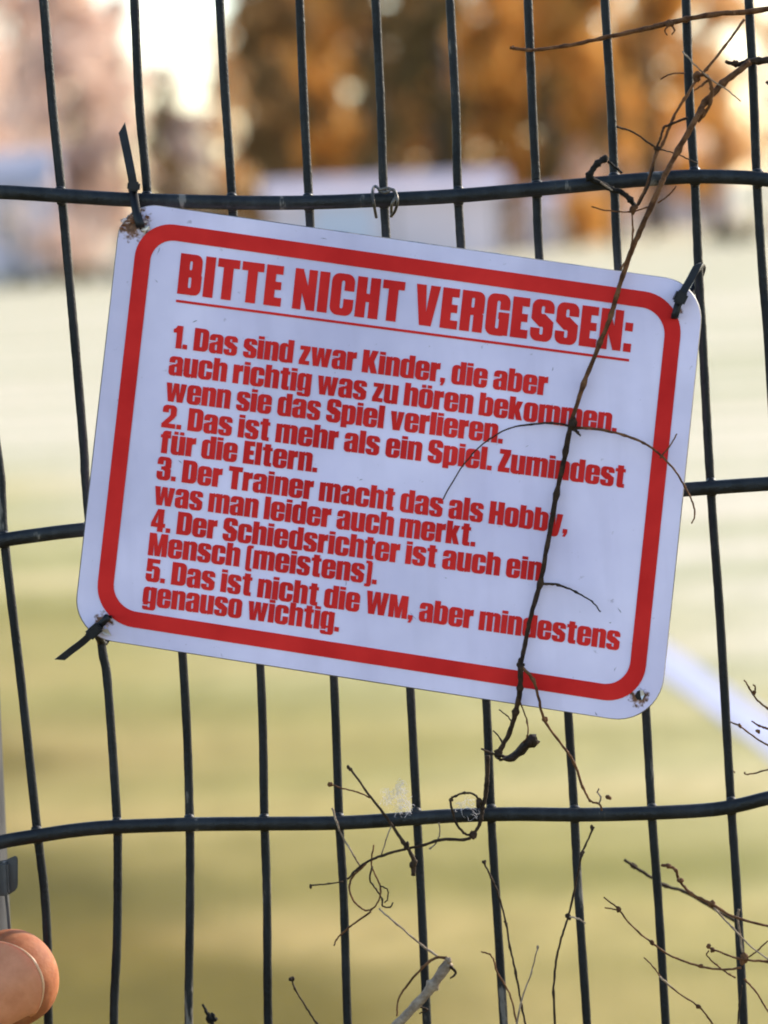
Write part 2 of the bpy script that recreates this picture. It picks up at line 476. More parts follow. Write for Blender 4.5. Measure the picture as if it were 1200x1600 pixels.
VB = [
    [(68, 0), (82, 167), (95, 290), (108, 433), (117, 533), (131, 700), (135, 766), (158, 1000), (168, 1066), (182, 1266), (184, 1333), (183, 1466), (178, 1596)],
    [(210, 0), (218, 167), (230, 297), (258, 650), (288, 1066), (296, 1266), (297, 1400), (295, 1596)],
    [(343, 0), (353, 167), (362, 300), (386, 700), (408, 1066), (413, 1273), (417, 1400), (419, 1596)],
    [(468, 0), (475, 167), (482, 300), (503, 700), (522, 1066), (530, 1280), (537, 1400), (543, 1596)],
    [(587, 0), (595, 167), (599, 290), (604, 383), (622, 700), (641, 1073), (651, 1266), (658, 1400), (667, 1596)],
    [(703, 0), (712, 167), (715, 290), (721, 397), (742, 750), (760, 1096), (767, 1266), (775, 1400), (787, 1596)],
    [(825, 0), (832, 167), (838, 290), (843, 408), (866, 760), (888, 1116), (897, 1266), (904, 1400), (917, 1596)],
    [(945, 0), (955, 167), (960, 290), (966, 420), (988, 760), (1009, 1106), (1018, 1266), (1028, 1400), (1040, 1596)],
    [(1072, 0), (1078, 167), (1086, 290), (1092, 433), (1098, 533), (1105, 667), (1113, 800), (1123, 933), (1131, 1063), (1142, 1253), (1152, 1400), (1162, 1596)],
    [(1170, 0), (1177, 133), (1183, 290), (1192, 433), (1200, 530), (1225, 900), (1262, 1260), (1280, 1596)],
    [(-82, -20), (-55, 290), (-20, 600), (0, 733), (7, 845), (33, 1066), (58, 1296), (70, 1400), (75, 1500), (76, 1610)],
]
for k in range(1, 7):
    VB.append([(1170 + 118 * k, 0), (1185 + 118 * k, 300), (1225 + 118 * k, 900), (1280 + 118 * k, 1596)])
rv = 7.2
VPTS = []
for b in VB:
    t0 = (b[1][0] - b[0][0]) / max(1, b[1][1] - b[0][1]); t1 = 0.05
    pts = [(b[0][0] - 250 * t0, b[0][1] - 250)] + b + [(b[-1][0] + t1 * 130, b[-1][1] + 130)]
    p3 = catmull([P(x, y, -0.0004) for x, y in pts], 10)
    p3 += [P(b[-1][0] + t1 * k, b[-1][1] + k, -0.0004) for k in (400, 900, 1500, 2200, 3000, 4000, 5000, 6200, 7400)]
    p3 = [v for v in p3 if v.z > -0.02]
    VPTS.append(p3)
    rng = random.Random(int(b[0][0]))
    bm = bmesh.new()
    sweep(bm, p3, [rv * PX * (1 + rng.uniform(-.04, .04)) for _ in p3], 10)
    from_bm('vertical_wire', bm, WM, fence)
HB = [
    [(-240, 318), (-80, 300), (0, 300), (100, 306), (200, 312), (300, 315), (400, 317), (500, 316), (600, 312), (700, 307), (800, 299), (900, 290), (1000, 281), (1080, 276), (1150, 277), (1200, 281), (1350, 300), (1560, 290), (1900, 260)],
    [(-240, 890), (-80, 863), (0, 845), (60, 836), (127, 828), (300, 812), (600, 795), (900, 778), (1070, 765), (1200, 756), (1400, 745), (1900, 710)],
    [(-240, 1345), (-80, 1338), (0, 1316), (65, 1305), (120, 1297), (180, 1292), (300, 1288), (400, 1287), (520, 1286), (600, 1282), (700, 1275), (800, 1272), (900, 1273), (1000, 1271), (1100, 1266), (1150, 1259), (1200, 1247), (1300, 1225), (1450, 1215), (1900, 1190)],
]
for k in range(1, 7):
    HB.append([(-230 + 26 * k, 1345 + 480 * k), (600 + 26 * k, 1282 + 480 * k), (1200 + 26 * k, 1250 + 480 * k), (1900 + 26 * k, 1200 + 480 * k)])
for b in HB:
    p3 = catmull([P(x, y, 0.0026) for x, y in b], 10)
    bm = bmesh.new()
    sweep(bm, p3, [11.3 * PX for _ in p3], 14, flat=0.75)
    # weld beads where it meets the upright wires
    for vp in VPTS:
        best = None
        for i in range(len(p3) - 1):
            a0, a1 = p3[i], p3[i + 1]
            for j in range(len(vp) - 1):
                b0, b1 = vp[j], vp[j + 1]
                if max(b0.z, b1.z) < min(a0.z, a1.z) - .001 or min(b0.z, b1.z) > max(a0.z, a1.z) + .001: continue
                if max(b0.x, b1.x) < min(a0.x, a1.x) or min(b0.x, b1.x) > max(a0.x, a1.x): continue
                da, db = a1 - a0, b1 - b0
                den = da.x * db.z - da.z * db.x
                if abs(den) < 1e-12: continue
                t = ((b0.x - a0.x) * db.z - (b0.z - a0.z) * db.x) / den
                if 0 <= t <= 1: best = a0 + da * t
        if best is None: continue
        wr = random.Random(int(best.x * 1e5))
        for (dz, sz) in ((1, 1), (-1, .9)):
            m = bmesh.ops.create_icosphere(bm, subdivisions=2, radius=1)
            ce = best + Vector((wr.uniform(-1, 1) * PX, .0012, dz * 10.5 * PX))
            rx, rz = rv * PX * wr.uniform(1.05, 1.3), rv * PX * wr.uniform(.5, .9) * sz
            for q in m['verts']: q.co = ce + Vector((q.co.x * rx, q.co.y * rv * PX * 1.1, q.co.z * rz)) * wr.uniform(.96, 1.04)
    from_bm('horizontal_wire', bm, HM, fence)
# post just left of the view (its edge shows at the lower left) and its wire clip
post_m = simple('post_paint', (0.03, 0.03, 0.032), (0.055, 0.054, 0.052), 60, 0.9, 0.3, 300, spec=.1, dist=.0005)
bm = bmesh.new()
top, bot = P(-102 - 70 - 12, -250, -0.026), P(-102, 1400, -0.026)
dirn = (bot - top).normalized()
foot = bot + dirn * (bot.z / -dirn.z)
mid = (top + foot) / 2
rot = Vector((0, 0, 1)).rotation_difference(-dirn).to_matrix()
vs, fs = box(bm, mid, 0.040, 0.040, (top - foot).length, rot)
bmesh.ops.bevel(bm, geom=[e for e in bm.edges], offset=0.004, segments=3, affect='EDGES')
from_bm('post', bm, post_m, fence)
clip_m = simple('clip_plastic', (0.03, 0.03, 0.034), (0.055, 0.055, 0.06), 120, 0.45)
bm = bmesh.new()
prof = [(-30, 1352), (6, 1346), (12, 1342), (26, 1336), (28, 1340), (28, 1384), (26, 1390), (14, 1398), (8, 1400), (-30, 1400)]
A = [bm.verts.new(P(x, y, 0.0035)) for x, y in prof]; B = [bm.verts.new(P(x, y, -0.004)) for x, y in prof]
bm.faces.new(A); bm.faces.new(B)
for i in range(len(prof)): bm.faces.new((A[i], A[(i + 1) % len(prof)], B[(i + 1) % len(prof)], B[i]))
bmesh.ops.bevel(bm, geom=[e for e in bm.edges], offset=0.0004, segments=2, affect='EDGES')
clip = from_bm('wire_clip', bm, clip_m, fence, smooth=False)
bm = bmesh.new()
box(bm, P(8, 1372, 0.0047), 0.0022, 0.0028, 0.0095, rot)
bmesh.ops.bevel(bm, geom=[e for e in bm.edges], offset=0.0006, segments=2, affect='EDGES')
from_bm('clip_lug', bm, clip_m, clip, smooth=False)
bm = bmesh.new()
sweep(bm, catmull([P(9, 1396, 0.001), P(12, 1420, 0.001), P(15, 1455, 0.001), P(20, 1500, 0.001)], 5), [2.6 * PX] * 16, 8)
from_bm('clip_wire', bm, clip_m, clip)

# ------------------------------------------------------------------ sign
TL, TR, BL, BR = (191, 314), (1101, 443), (114, 992), (1029, 1134)
def q2(u, v):
    x = (1 - u) * (1 - v) * TL[0] + u * (1 - v) * TR[0] + (1 - u) * v * BL[0] + u * v * BR[0]
    y = (1 - u) * (1 - v) * TL[1] + u * (1 - v) * TR[1] + (1 - u) * v * BL[1] + u * v * BR[1]
    return x, y
W_, H_ = 920.0, 684.0
SIGN_OFF = 0.0085
def bend(px, py):
    u = (px - 608) / 480; v = (py - 722) / 400
    return 0.0011 * (1 - u * u) + 0.0006 * math.sin(2.1 * u + 1.3 * v) + 0.0005 * v * u
def SP(px, py, off=0.0):
    return P(px, py, SIGN_OFF + bend(px, py) + off)
def loc(mx, my): return q2(mx / W_, my / H_)      # sign millimetre-like units (= photo px along the sign)
def rrect(x0, y0, x1, y1, r, seg=10, step=None):
    pts = []
    if not hasattr(r, '__len__'): r = (r,) * 4
    for (cx, cy, a0, rr) in ((x1 - r[0], y0 + r[0], -90, r[0]), (x1 - r[1], y1 - r[1], 0, r[1]), (x0 + r[2], y1 - r[2], 90, r[2]), (x0 + r[3], y0 + r[3], 180, r[3])):
        for i in range(seg + 1):
            a = R(a0 + 90 * i / seg)
            pts.append((cx + rr * math.cos(a), cy + rr * math.sin(a)))
    if step:
        out = []
        for i, p in enumerate(pts):
            q = pts[(i + 1) % len(pts)]
            n = max(1, int(math.dist(p, q) / step))
            for k in range(n): out.append((p[0] + (q[0] - p[0]) * k / n, p[1] + (q[1] - p[1]) * k / n))
        pts = out
    return pts

def sign_material():
    m, nt, b = new_mat('sign_enamel')
    tc = nt.nodes.new('ShaderNodeTexCoord')
    n = noise(nt, 30, 5, vec=tc.outputs['Object'])
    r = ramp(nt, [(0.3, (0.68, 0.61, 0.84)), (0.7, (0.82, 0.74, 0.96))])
    nt.links.new(n.outputs['Fac'], r.inputs[0])
    col = r.outputs[0]
    # fine specks of dirt
    n2 = noise(nt, 420, 3, vec=tc.outputs['Object'])
    r2 = ramp(nt, [(0.22, (0.45, 0.42, 0.42)), (0.30, (1, 1, 1))])
    nt.links.new(n2.outputs['Fac'], r2.inputs[0])
    mx = nt.nodes.new('ShaderNodeMix'); mx.data_type = 'RGBA'; mx.blend_type = 'MULTIPLY'; mx.inputs[0].default_value = .6
    nt.links.new(col, mx.inputs[6]); nt.links.new(r2.outputs[0], mx.inputs[7]); col = mx.outputs[2]
    # broad faded and dusty patches
    n7 = noise(nt, 14, 4, vec=tc.outputs['Object'])
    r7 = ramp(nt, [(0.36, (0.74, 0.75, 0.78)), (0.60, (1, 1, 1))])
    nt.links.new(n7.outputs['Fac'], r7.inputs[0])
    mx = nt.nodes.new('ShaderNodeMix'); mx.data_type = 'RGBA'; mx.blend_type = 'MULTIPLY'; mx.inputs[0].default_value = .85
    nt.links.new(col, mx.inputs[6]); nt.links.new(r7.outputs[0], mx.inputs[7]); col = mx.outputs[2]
    # vertical faint run marks
    mp = nt.nodes.new('ShaderNodeMapping'); mp.inputs['Scale'].default_value = (120, 1, 14)
    nt.links.new(tc.outputs['Object'], mp.inputs['Vector'])
    n4 = noise(nt, 1, 3, vec=mp.outputs[0])
    r4 = ramp(nt, [(0.30, (0.84, 0.83, 0.84)), (0.52, (1, 1, 1))])
    nt.links.new(n4.outputs['Fac'], r4.inputs[0])
    mx = nt.nodes.new('ShaderNodeMix'); mx.data_type = 'RGBA'; mx.blend_type = 'MULTIPLY'; mx.inputs[0].default_value = .4
    nt.links.new(col, mx.inputs[6]); nt.links.new(r4.outputs[0], mx.inputs[7]); col = mx.outputs[2]
    # rust round the fixing holes
    n3 = noise(nt, 700, 5, vec=tc.outputs['Object'])
    for (hx, hy, rad) in ((208, 348, 32), (163, 968, 17), (998, 1090, 17), (1060, 486, 8)):
        vm = nt.nodes.new('ShaderNodeVectorMath'); vm.operation = 'DISTANCE'
        nt.links.new(tc.outputs['Object'], vm.inputs[0]); vm.inputs[1].default_value = SP(hx, hy)
        a = nt.nodes.new('ShaderNodeMath'); a.operation = 'DIVIDE'; a.inputs[1].default_value = rad * PX
        nt.links.new(vm.outputs['Value'], a.inputs[0])
        s = nt.nodes.new('ShaderNodeMath'); s.operation = 'MULTIPLY_ADD'; s.inputs[1].default_value = 2.2
        nt.links.new(n3.outputs['Fac'], s.inputs[0]); nt.links.new(a.outputs[0], s.inputs[2])
        rr = ramp(nt, [(0.0, (1, 1, 1)), (1.0, (0, 0, 0))])
        mr = nt.nodes.new('ShaderNodeMapRange'); mr.inputs['From Min'].default_value = 1.55; mr.inputs['From Max'].default_value = 1.95
        mr.inputs['To Min'].default_value = 1; mr.inputs['To Max'].default_value = 0
        nt.links.new(s.outputs[0], mr.inputs[0])
        rc = ramp(nt, [(0.35, (0.10, 0.035, 0.015)), (0.55, (0.24, 0.10, 0.05)), (0.7, (0.5, 0.4, 0.36))])
        nt.links.new(n3.outputs['Fac'], rc.inputs[0])
        mx = nt.nodes.new('ShaderNodeMix'); mx.data_type = 'RGBA'
        nt.links.new(mr.outputs[0], mx.inputs[0]); nt.links.new(col, mx.inputs[6]); nt.links.new(rc.outputs[0], mx.inputs[7]); col = mx.outputs[2]
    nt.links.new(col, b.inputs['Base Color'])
    b.inputs['Roughness'].default_value = 0.45
    bp = nt.nodes.new('ShaderNodeBump'); bp.inputs['Strength'].default_value = .25; bp.inputs['Distance'].default_value = .0006
    n5 = noise(nt, 60, 4, vec=tc.outputs['Object'])
    nt.links.new(n5.outputs['Fac'], bp.inputs['Height']); nt.links.new(bp.outputs[0], b.inputs['Normal'])
    return m
red_m = simple('red_print', (0.54, 0.014, 0.014), (0.74, 0.030, 0.026), 45, 0.6, lo=.3, hi=.7, spec=.12)
sign_edge = simple('sign_edge_metal', (0.05, 0.05, 0.055), (0.16, 0.15, 0.15), 300, 0.5)
sign = empty('notice_sign', 'white notice sign with red rounded border and German text, tied crookedly to the wire fence', 'sign')
# panel
out = rrect(0, 0, W_, H_, (62, 76, 62, 58), 10, 40)
rng = random.Random(3)
# nibbled rusty top left corner
outp = []
for (x, y) in out:
    px, py = loc(x, y)
    dd = math.dist((px, py), (205, 347))
    if dd < 24: px += rng.uniform(-3, 5); py += rng.uniform(-3, 5)
    outp.append((px, py))
verts = [Vector(p) for p in outp]
edges = [(i, (i + 1) % len(outp)) for i in range(len(outp))]
nb = len(verts)
for i in range(1, 24):
    for j in range(1, 18):
        if (i in (1, 2, 22, 23)) and (j in (1, 2, 16, 17)): continue
        verts.append(Vector(q2(i / 24, j / 18)))
res = delaunay_2d_cdt(verts, edges, [], 1, 1e-4)
bm = bmesh.new()
TH = 0.0009
fv = [bm.verts.new(SP(v.x, v.y)) for v in res[0]]
bv = [bm.verts.new(SP(v.x + (v.x - 608) / max(1, math.dist((v.x, v.y), (608, 723))) * 1.5, v.y + (v.y - 723) / max(1, math.dist((v.x, v.y), (608, 723))) * 1.5, -TH)) for v in res[0]]
for f in res[2]:
    bm.faces.new([fv[i] for i in f]); bm.faces.new([bv[i] for i in reversed(f)])
cnt = {}
for f in res[2]:
    for i in range(len(f)):
        e = tuple(sorted((f[i], f[(i + 1) % len(f)])))
        cnt[e] = cnt.get(e, 0) + 1
side = []
for e, c in cnt.items():
    if c == 1: side.append(bm.faces.new((fv[e[0]], fv[e[1]], bv[e[1]], bv[e[0]])))
for f in side: f.material_index = 1
# scratches and nicks
scr_m = simple('scratch_dirt', (0.10, 0.10, 0.12), (0.26, 0.25, 0.30), 900, .8)
rng = random.Random(11)
SCR = [((250, 386), (245, 398)), ((241, 436), (247, 442)), ((166, 880), (171, 905)), ((930, 1112), (934, 1118)), ((300, 504), (309, 500)), ((640, 955), (652, 969)), ((500, 372), (512, 374))]
for k in range(26):
    x, y = loc(rng.uniform(60, W_ - 60), rng.uniform(60, H_ - 60)); a = rng.uniform(0, 3.14); l = rng.uniform(2, 13)
    SCR.append(((x, y), (x + l * math.cos(a), y + l * math.sin(a))))
for (p, q) in SCR:
    d_ = Vector((q[0] - p[0], q[1] - p[1])); n_ = Vector((-d_.y, d_.x)).normalized() * rng.uniform(.35, .75)
    m_ = ((p[0] + q[0]) / 2 + rng.uniform(-1, 1), (p[1] + q[1]) / 2 + rng.uniform(-1, 1))
    bm.faces.new([bm.verts.new(SP(*c_, .00012)) for c_ in (p, (m_[0] - n_.x, m_[1] - n_.y), q, (m_[0] + n_.x, m_[1] + n_.y))]).material_index = 2
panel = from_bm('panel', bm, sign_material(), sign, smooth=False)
panel.data.materials.append(sign_edge); panel.data.materials.append(scr_m)
# border ring
o_ = rrect(29, 25, W_ - 29, H_ - 26, (62, 62, 62, 58), 12)
i_ = rrect(54, 50, W_ - 54, H_ - 51, (40, 40, 40, 36), 12)
bm = bmesh.new()
ring = []
for k in range(len(o_)):
    nseg = 14 if (k + 1) % 13 == 0 else 1
    a0, a1, b0, b1 = o_[k], o_[(k + 1) % len(o_)], i_[k], i_[(k + 1) % len(o_)]
    for s in range(nseg):
        t = s / nseg
        ring.append(((a0[0] + (a1[0] - a0[0]) * t, a0[1] + (a1[1] - a0[1]) * t), (b0[0] + (b1[0] - b0[0]) * t, b0[1] + (b1[1] - b0[1]) * t)))
rv_ = [(bm.verts.new(SP(*loc(*a), .0002)), bm.verts.new(SP(*loc(*b), .0002))) for a, b in ring]
for k in range(len(rv_)):
    l = (k + 1) % len(rv_)
    bm.faces.new((rv_[k][0], rv_[l][0], rv_[l][1], rv_[k][1]))
from_bm('border', bm, red_m, sign, smooth=False)

# ---- condensed heavy lettering; cap height = 1000 units
def rc(x0, y0, x1, y1): return [(x0, y0), (x1, y0), (x1, y1), (x0, y1)]
def rr(x0, y0, x1, y1, r, ry=None):
    """r: one radius or (bottom-left, bottom-right, top-right, top-left)"""
    if not hasattr(r, '__len__'): r = (r,) * 4
    lim = min(abs(x1 - x0), abs(y1 - y0)) / 2
    pts = []
    for (cx, cy, sx, sy, a0, q) in ((x0, y0, 1, 1, 180, r[0]), (x1, y0, -1, 1, 270, r[1]), (x1, y1, -1, -1, 0, r[2]), (x0, y1, 1, -1, 90, r[3])):
        q = min(q, lim * .999)
        if q < 1: pts.append((cx, cy)); continue
        for i in range(6):
            a = R(a0 + 18 * i)
            pts.append((cx + sx * q + q * math.cos(a), cy + sy * q + q * math.sin(a)))
    return pts
O_ = rr(0, -15, 590, 835, 185)
CT = lambda x0, y0, x1, y1: rr(x0, y0, x1, y1, 48)
UML = [rc(85, 885, 255, 1010), rc(335, 885, 505, 1010)]
ARCH = lambda x0, x1: rr(x0, 0, x1, 835, (0, 0, 150, 0))
G = {
 'o': ([O_], [CT(243, 120, 347, 700)]),
 'ö': ([O_] + UML, [CT(243, 120, 347, 700)]),
 'n': ([rc(0, 0, 240, 820), ARCH(200, 585)], [rr(240, -60, 345, 690, (0, 0, 48, 20)), [(241, 850), (241, 765), (330, 850)]]),
 'm': ([rc(0, 0, 235, 820), ARCH(200, 570), ARCH(500, 905)], [rr(235, -60, 335, 690, (0, 0, 48, 20)), rr(570, -60, 670, 690, (0, 0, 48, 20)), [(236, 850), (236, 765), (320, 850)], [(571, 850), (571, 740), (650, 850)]]),
 'h': ([rc(0, 0, 240, 1000), ARCH(200, 585)], [rr(240, -60, 345, 690, (0, 0, 48, 20)), [(241, 1050), (241, 765), (330, 850), (700, 1050)]]),
 'u': ([rr(0, -15, 400, 820, (150, 0, 0, 0)), rc(345, 0, 585, 820)], [rr(240, 130, 345, 900, (48, 20, 0, 0)), [(344, -40), (344, 55), (255, -40)]]),
 'b': ([rc(0, 0, 240, 1000), rr(100, -15, 590, 835, (0, 180, 180, 0))], [CT(240, 115, 347, 705), [(241, 1050), (241, 770), (330, 850), (700, 1050)], [(90, -40), (241, -40), (241, 0), (90, 0)]]),
 'd': ([rc(350, 0, 590, 1000), rr(0, -15, 490, 835, (180, 0, 0, 180))], [CT(243, 115, 350, 705), [(349, 1050), (349, 770), (260, 850), (-110, 1050)], [(349, -40), (500, -40), (500, 0), (349, 0)]]),
 'p': ([rc(0, -165, 240, 820), rr(100, -15, 590, 835, (0, 180, 180, 0))], [CT(240, 115, 347, 705), [(241, 850), (241, 770), (330, 850)]]),
 'g': ([rc(345, -50, 585, 820), rr(0, 40, 460, 835, (170, 0, 0, 170)), rr(15, -185, 585, 60, (100, 150, 0, 0))], [CT(240, 180, 345, 700), rc(-20, -28, 285, 40), rr(238, -80, 345, 110, 30), [(344, 850), (344, 770), (255, 850)]]),
 'a': ([rr(0, -15, 575, 835, (150, 0, 170, 170)), rc(340, 0, 580, 300)], [CT(235, 115, 338, 395), CT(235, 510, 338, 705), rc(-20, 478, 280, 560), [(-20, 480), (-20, 380), (60, 420), (200, 480)], [(339, -40), (339, 60), (250, -40)], rc(339, -50, 600, 0)]),
 'e': ([O_], [CT(243, 490, 347, 705), rr(243, 115, 347, 400, (48, 48, 0, 30)), rc(300, 335, 620, 400)]),
 'c': ([rr(0, -15, 575, 835, 180)], [CT(243, 115, 347, 705), rc(300, 340, 620, 500)]),
 's': ([rr(0, -15, 560, 835, 165)], [CT(225, 560, 330, 715), rc(285, 545, 600, 590), rr(225, 105, 330, 285, 48), rc(-30, 235, 270, 285), [(-20, 250), (-20, 470), (60, 400), (226, 280), (226, 250)], [(600, 580), (600, 360), (500, 420), (329, 550), (329, 580)]]),
 't': ([rr(85, -5, 400, 965, (110, 0, 0, 0)), rc(0, 690, 410, 820)], [rc(325, 820, 460, 1000), rc(325, 150, 460, 690)]),
 'f': ([rr(70, 0, 420, 1000, (0, 0, 0, 150)), rc(0, 690, 410, 820)], [rc(310, 820, 460, 850), rc(310, -40, 460, 690)]),
 'r': ([rc(0, 0, 240, 820), [(200, 600), (200, 720), (290, 805), (400, 835), (400, 560), (320, 560), (262, 540), (238, 480)]], []),
 'i': ([rc(0, 0, 240, 820), rc(0, 880, 240, 1000)], []),
 'l': ([rc(0, 0, 240, 1000)], []),
 'k': ([rc(0, 0, 240, 1000), [(200, 330), (200, 520), (238, 520), (325, 820), (560, 820), (430, 440), (585, 0), (345, 0), (238, 370)]], []),
 'v': ([[(0, 820), (242, 820), (288, 300), (335, 820), (572, 820), (430, 0), (142, 0)]], []),
 'w': ([[(0, 820), (225, 820), (266, 310), (325, 820), (540, 820), (600, 310), (640, 820), (865, 820), (745, 0), (505, 0), (432, 460), (360, 0), (120, 0)]], []),
 'y': ([[(0, 820), (242, 820), (295, 330), (335, 820), (572, 820), (465, 60), (430, -90), (370, -165), (270, -185), (60, -185), (60, -55), (140, -55), (182, -35), (180, 0)]], []),
 'z': ([[(15, 820), (440, 820), (440, 650), (245, 165), (440, 165), (440, 0), (0, 0), (0, 165), (190, 655), (15, 655)]], []),
 'B': ([rc(0, 0, 300, 1000), rr(0, 470, 605, 1000, (0, 90, 170, 0)), rr(0, 0, 620, 545, (0, 170, 90, 0))], [CT(258, 600, 350, 850), CT(258, 150, 358, 445)]),
 'I': ([rc(0, 0, 258, 1000)], []),
 'T': ([rc(0, 800, 590, 1000), rc(167, 0, 423, 900)], []),
 'E': ([rc(0, 0, 258, 1000), rc(100, 800, 450, 1000), rc(100, 410, 425, 595), rc(100, 0, 460, 200)], []),
 'N': ([rc(0, 0, 215, 1000), rc(385, 0, 600, 1000), [(0, 1000), (205, 1000), (600, 0), (395, 0)]], []),
 'C': ([rr(0, -15, 620, 1015, 200)], [rr(256, 140, 366, 860, 54), rc(320, 385, 660, 610)]),
 'H': ([rc(0, 0, 256, 1000), rc(366, 0, 622, 1000), rc(200, 400, 420, 590)], []),
 'V': ([[(0, 1000), (256, 1000), (328, 330), (398, 1000), (650, 1000), (475, 0), (165, 0)]], []),
 'R': ([rc(0, 0, 256, 1000), rr(100, 380, 620, 1000, (0, 80, 170, 0)), rr(340, 0, 612, 520, (0, 0, 120, 0))], [rr(256, 585, 358, 850, 40), rc(256, -40, 358, 420), [(700, 520), (700, 400), (565, 460)]]),
 'G': ([rr(0, -15, 620, 1015, 200)], [rr(256, 140, 366, 860, 54), rc(320, 560, 660, 640)], [rc(330, 400, 620, 560), rc(480, 0, 620, 500)]),
 'S': ([rr(0, -15, 600, 1015, 190)], [rr(240, 650, 350, 870, 52), rc(305, 655, 640, 705), rr(240, 130, 350, 350, 52), rc(-40, 290, 285, 345), [(-40, 310), (-40, 560), (60, 480), (241, 340), (241, 310)], [(640, 690), (640, 450), (540, 520), (349, 660), (349, 690)]]),
 'D': ([rr(0, 0, 620, 1000, (0, 200, 200, 0))], [CT(256, 165, 366, 835)]),
 'K': ([rc(0, 0, 256, 1000), [(200, 420), (200, 600), (254, 600), (385, 1000), (640, 1000), (480, 530), (655, 0), (392, 0), (254, 420)]], []),
 'M': ([rc(0, 0, 215, 1000), rc(585, 0, 800, 1000), [(0, 1000), (290, 1000), (400, 420), (510, 1000), (800, 1000), (590, 720), (505, 0), (295, 0), (210, 720)]], []),
 'W': ([[(0, 1000), (235, 1000), (285, 400), (365, 1000), (590, 1000), (665, 400), (715, 1000), (950, 1000), (815, 0), (560, 0), (475, 560), (390, 0), (135, 0)]], []),
 'Z': ([[(20, 1000), (480, 1000), (480, 800), (265, 200), (480, 200), (480, 0), (0, 0), (0, 200), (205, 800), (20, 800)]], []),
 '1': ([rc(145, 0, 385, 1000), [(0, 690), (0, 830), (90, 880), (150, 1000), (260, 1000), (260, 690)]], []),
 '2': ([rr(0, 560, 585, 1015, (0, 0, 180, 180)), [(340, 700), (585, 700), (575, 590), (520, 470), (275, 190), (575, 190), (575, 0), (0, 0), (0, 165), (300, 520), (340, 600)]], [rr(240, 500, 343, 865, (0, 0, 45, 45)), [(-20, 690), (285, 690), (285, 540), (-20, 540)]], [[(341, 700), (585, 700), (575, 590), (520, 470), (275, 190), (150, 190), (300, 520), (341, 600)]]),
 '3': ([rr(0, -15, 590, 1015, 180)], [CT(240, 600, 345, 870), CT(240, 130, 345, 420), rc(-30, 355, 285, 680), [(620, 430), (620, 610), (545, 520)]], [rc(170, 440, 300, 585)]),
 '4': ([[(250, 1000), (515, 1000), (515, 370), (600, 370), (600, 200), (515, 200), (515, 0), (285, 0), (285, 200), (0, 200), (0, 370)]], [[(286, 370), (286, 770), (180, 370)]]),
 '5': ([rc(15, 480, 250, 1000), rc(15, 830, 555, 1000), rr(0, -15, 590, 690, 170)], [CT(240, 130, 345, 560), rc(-30, 330, 285, 440), [(-30, 690), (14, 690), (14, 430), (-30, 430)]]),
 '.': ([rc(0, 0, 185, 190)], []),
 ',': ([[(0, 190), (190, 190), (190, 30), (110, -140), (10, -140), (65, 0), (0, 0)]], []),
 ':': ([rc(0, 0, 195, 195), rc(0, 520, 195, 715)], []),
 '(': ([rr(0, -140, 270, 1000, (120, 0, 0, 120))], [rr(185, -30, 300, 890, (40, 0, 0, 40))]),
 ')': ([rr(0, -140, 270, 1000, (0, 120, 120, 0))], [rr(-30, -30, 85, 890, (0, 40, 40, 0))]),
}
G['ü'] = (G['u'][0] + UML, G['u'][1])
G['P'] = ([rc(0, 0, 256, 1000), rr(100, 400, 610, 1000, (0, 170, 170, 0))], [rr(256, 570, 356, 850, 40)])
def fatten(p, d):
    n = len(p)
    if sum(p[i][0] * p[(i + 1) % n][1] - p[(i + 1) % n][0] * p[i][1] for i in range(n)) < 0: p = list(reversed(p))
    out = []
    for i in range(n):
        a, b, c = Vector(p[i - 1]), Vector(p[i]), Vector(p[(i + 1) % n])
        e, f = (b - a).normalized(), (c - b).normalized()
        n1, n2 = Vector((e.y, -e.x)), Vector((f.y, -f.x))
        m = n1 + n2
        if m.length < .3: m = n1
        m = m.normalized(); k = min(1.6, 1 / max(.4, m.dot(n1)))
        out.append(tuple(b + m * d * k))
    return out
def tess(g):
    g = ([fatten(p, 9) for p in g[0]], [fatten(p, -11) for p in g[1]]) + ((([fatten(p, 4) for p in g[2]]),) if len(g) > 2 else ())
    polys = list(g[0]) + list(g[1]) + (list(g[2]) if len(g) > 2 else [])
    np_, nn = len(g[0]), len(g[1])
    vs, fs = [], []
    for p in polys:
        s = len(vs)
        area = sum(p[i][0] * p[(i + 1) % len(p)][1] - p[(i + 1) % len(p)][0] * p[i][1] for i in range(len(p)))
        if area < 0: p = list(reversed(p))
        vs += [Vector(q) for q in p]
        fs.append(list(range(s, s + len(p))))
    r = delaunay_2d_cdt(vs, [], fs, 1, 1e-3)
    tri = []
    for f, of in zip(r[2], r[5]):
        pos = any(i < np_ for i in of); neg = any(np_ <= i < np_ + nn for i in of); add = any(i >= np_ + nn for i in of)
        if add or (pos and not neg): tri.append(f)
    w = max(x for p in g[0] for x, y in p)
    return r[0], tri, w
TESS = {c: tess(g) for c, g in G.items()}
def text_line(bm, s, start, end, cap, up, gap=62, space=205):
    x = 0; places = []
    for ch in s:
        if ch == ' ': x += space; continue
        places.append((ch, x)); x += TESS[ch][2] + gap
    total = x - gap
    ax, ay = (end[0] - start[0]) / total, (end[1] - start[1]) / total
    ux, uy = up[0] * cap / 1000, up[1] * cap / 1000
    for ch, x0 in places:
        vs, tri, w = TESS[ch]
        vv = []
        for v in vs:
            X_ = x0 + v.x
            vv.append(bm.verts.new(SP(start[0] + ax * X_ + ux * v.y, start[1] + ay * X_ + uy * v.y, .0002)))
        for t in tri:
            try: bm.faces.new([vv[i] for i in t])
            except ValueError: pass
    loose = [v for v in bm.verts if not v.link_faces]
    for v in loose: bm.verts.remove(v)
UP = (0.105, -0.9945)
bm = bmesh.new()
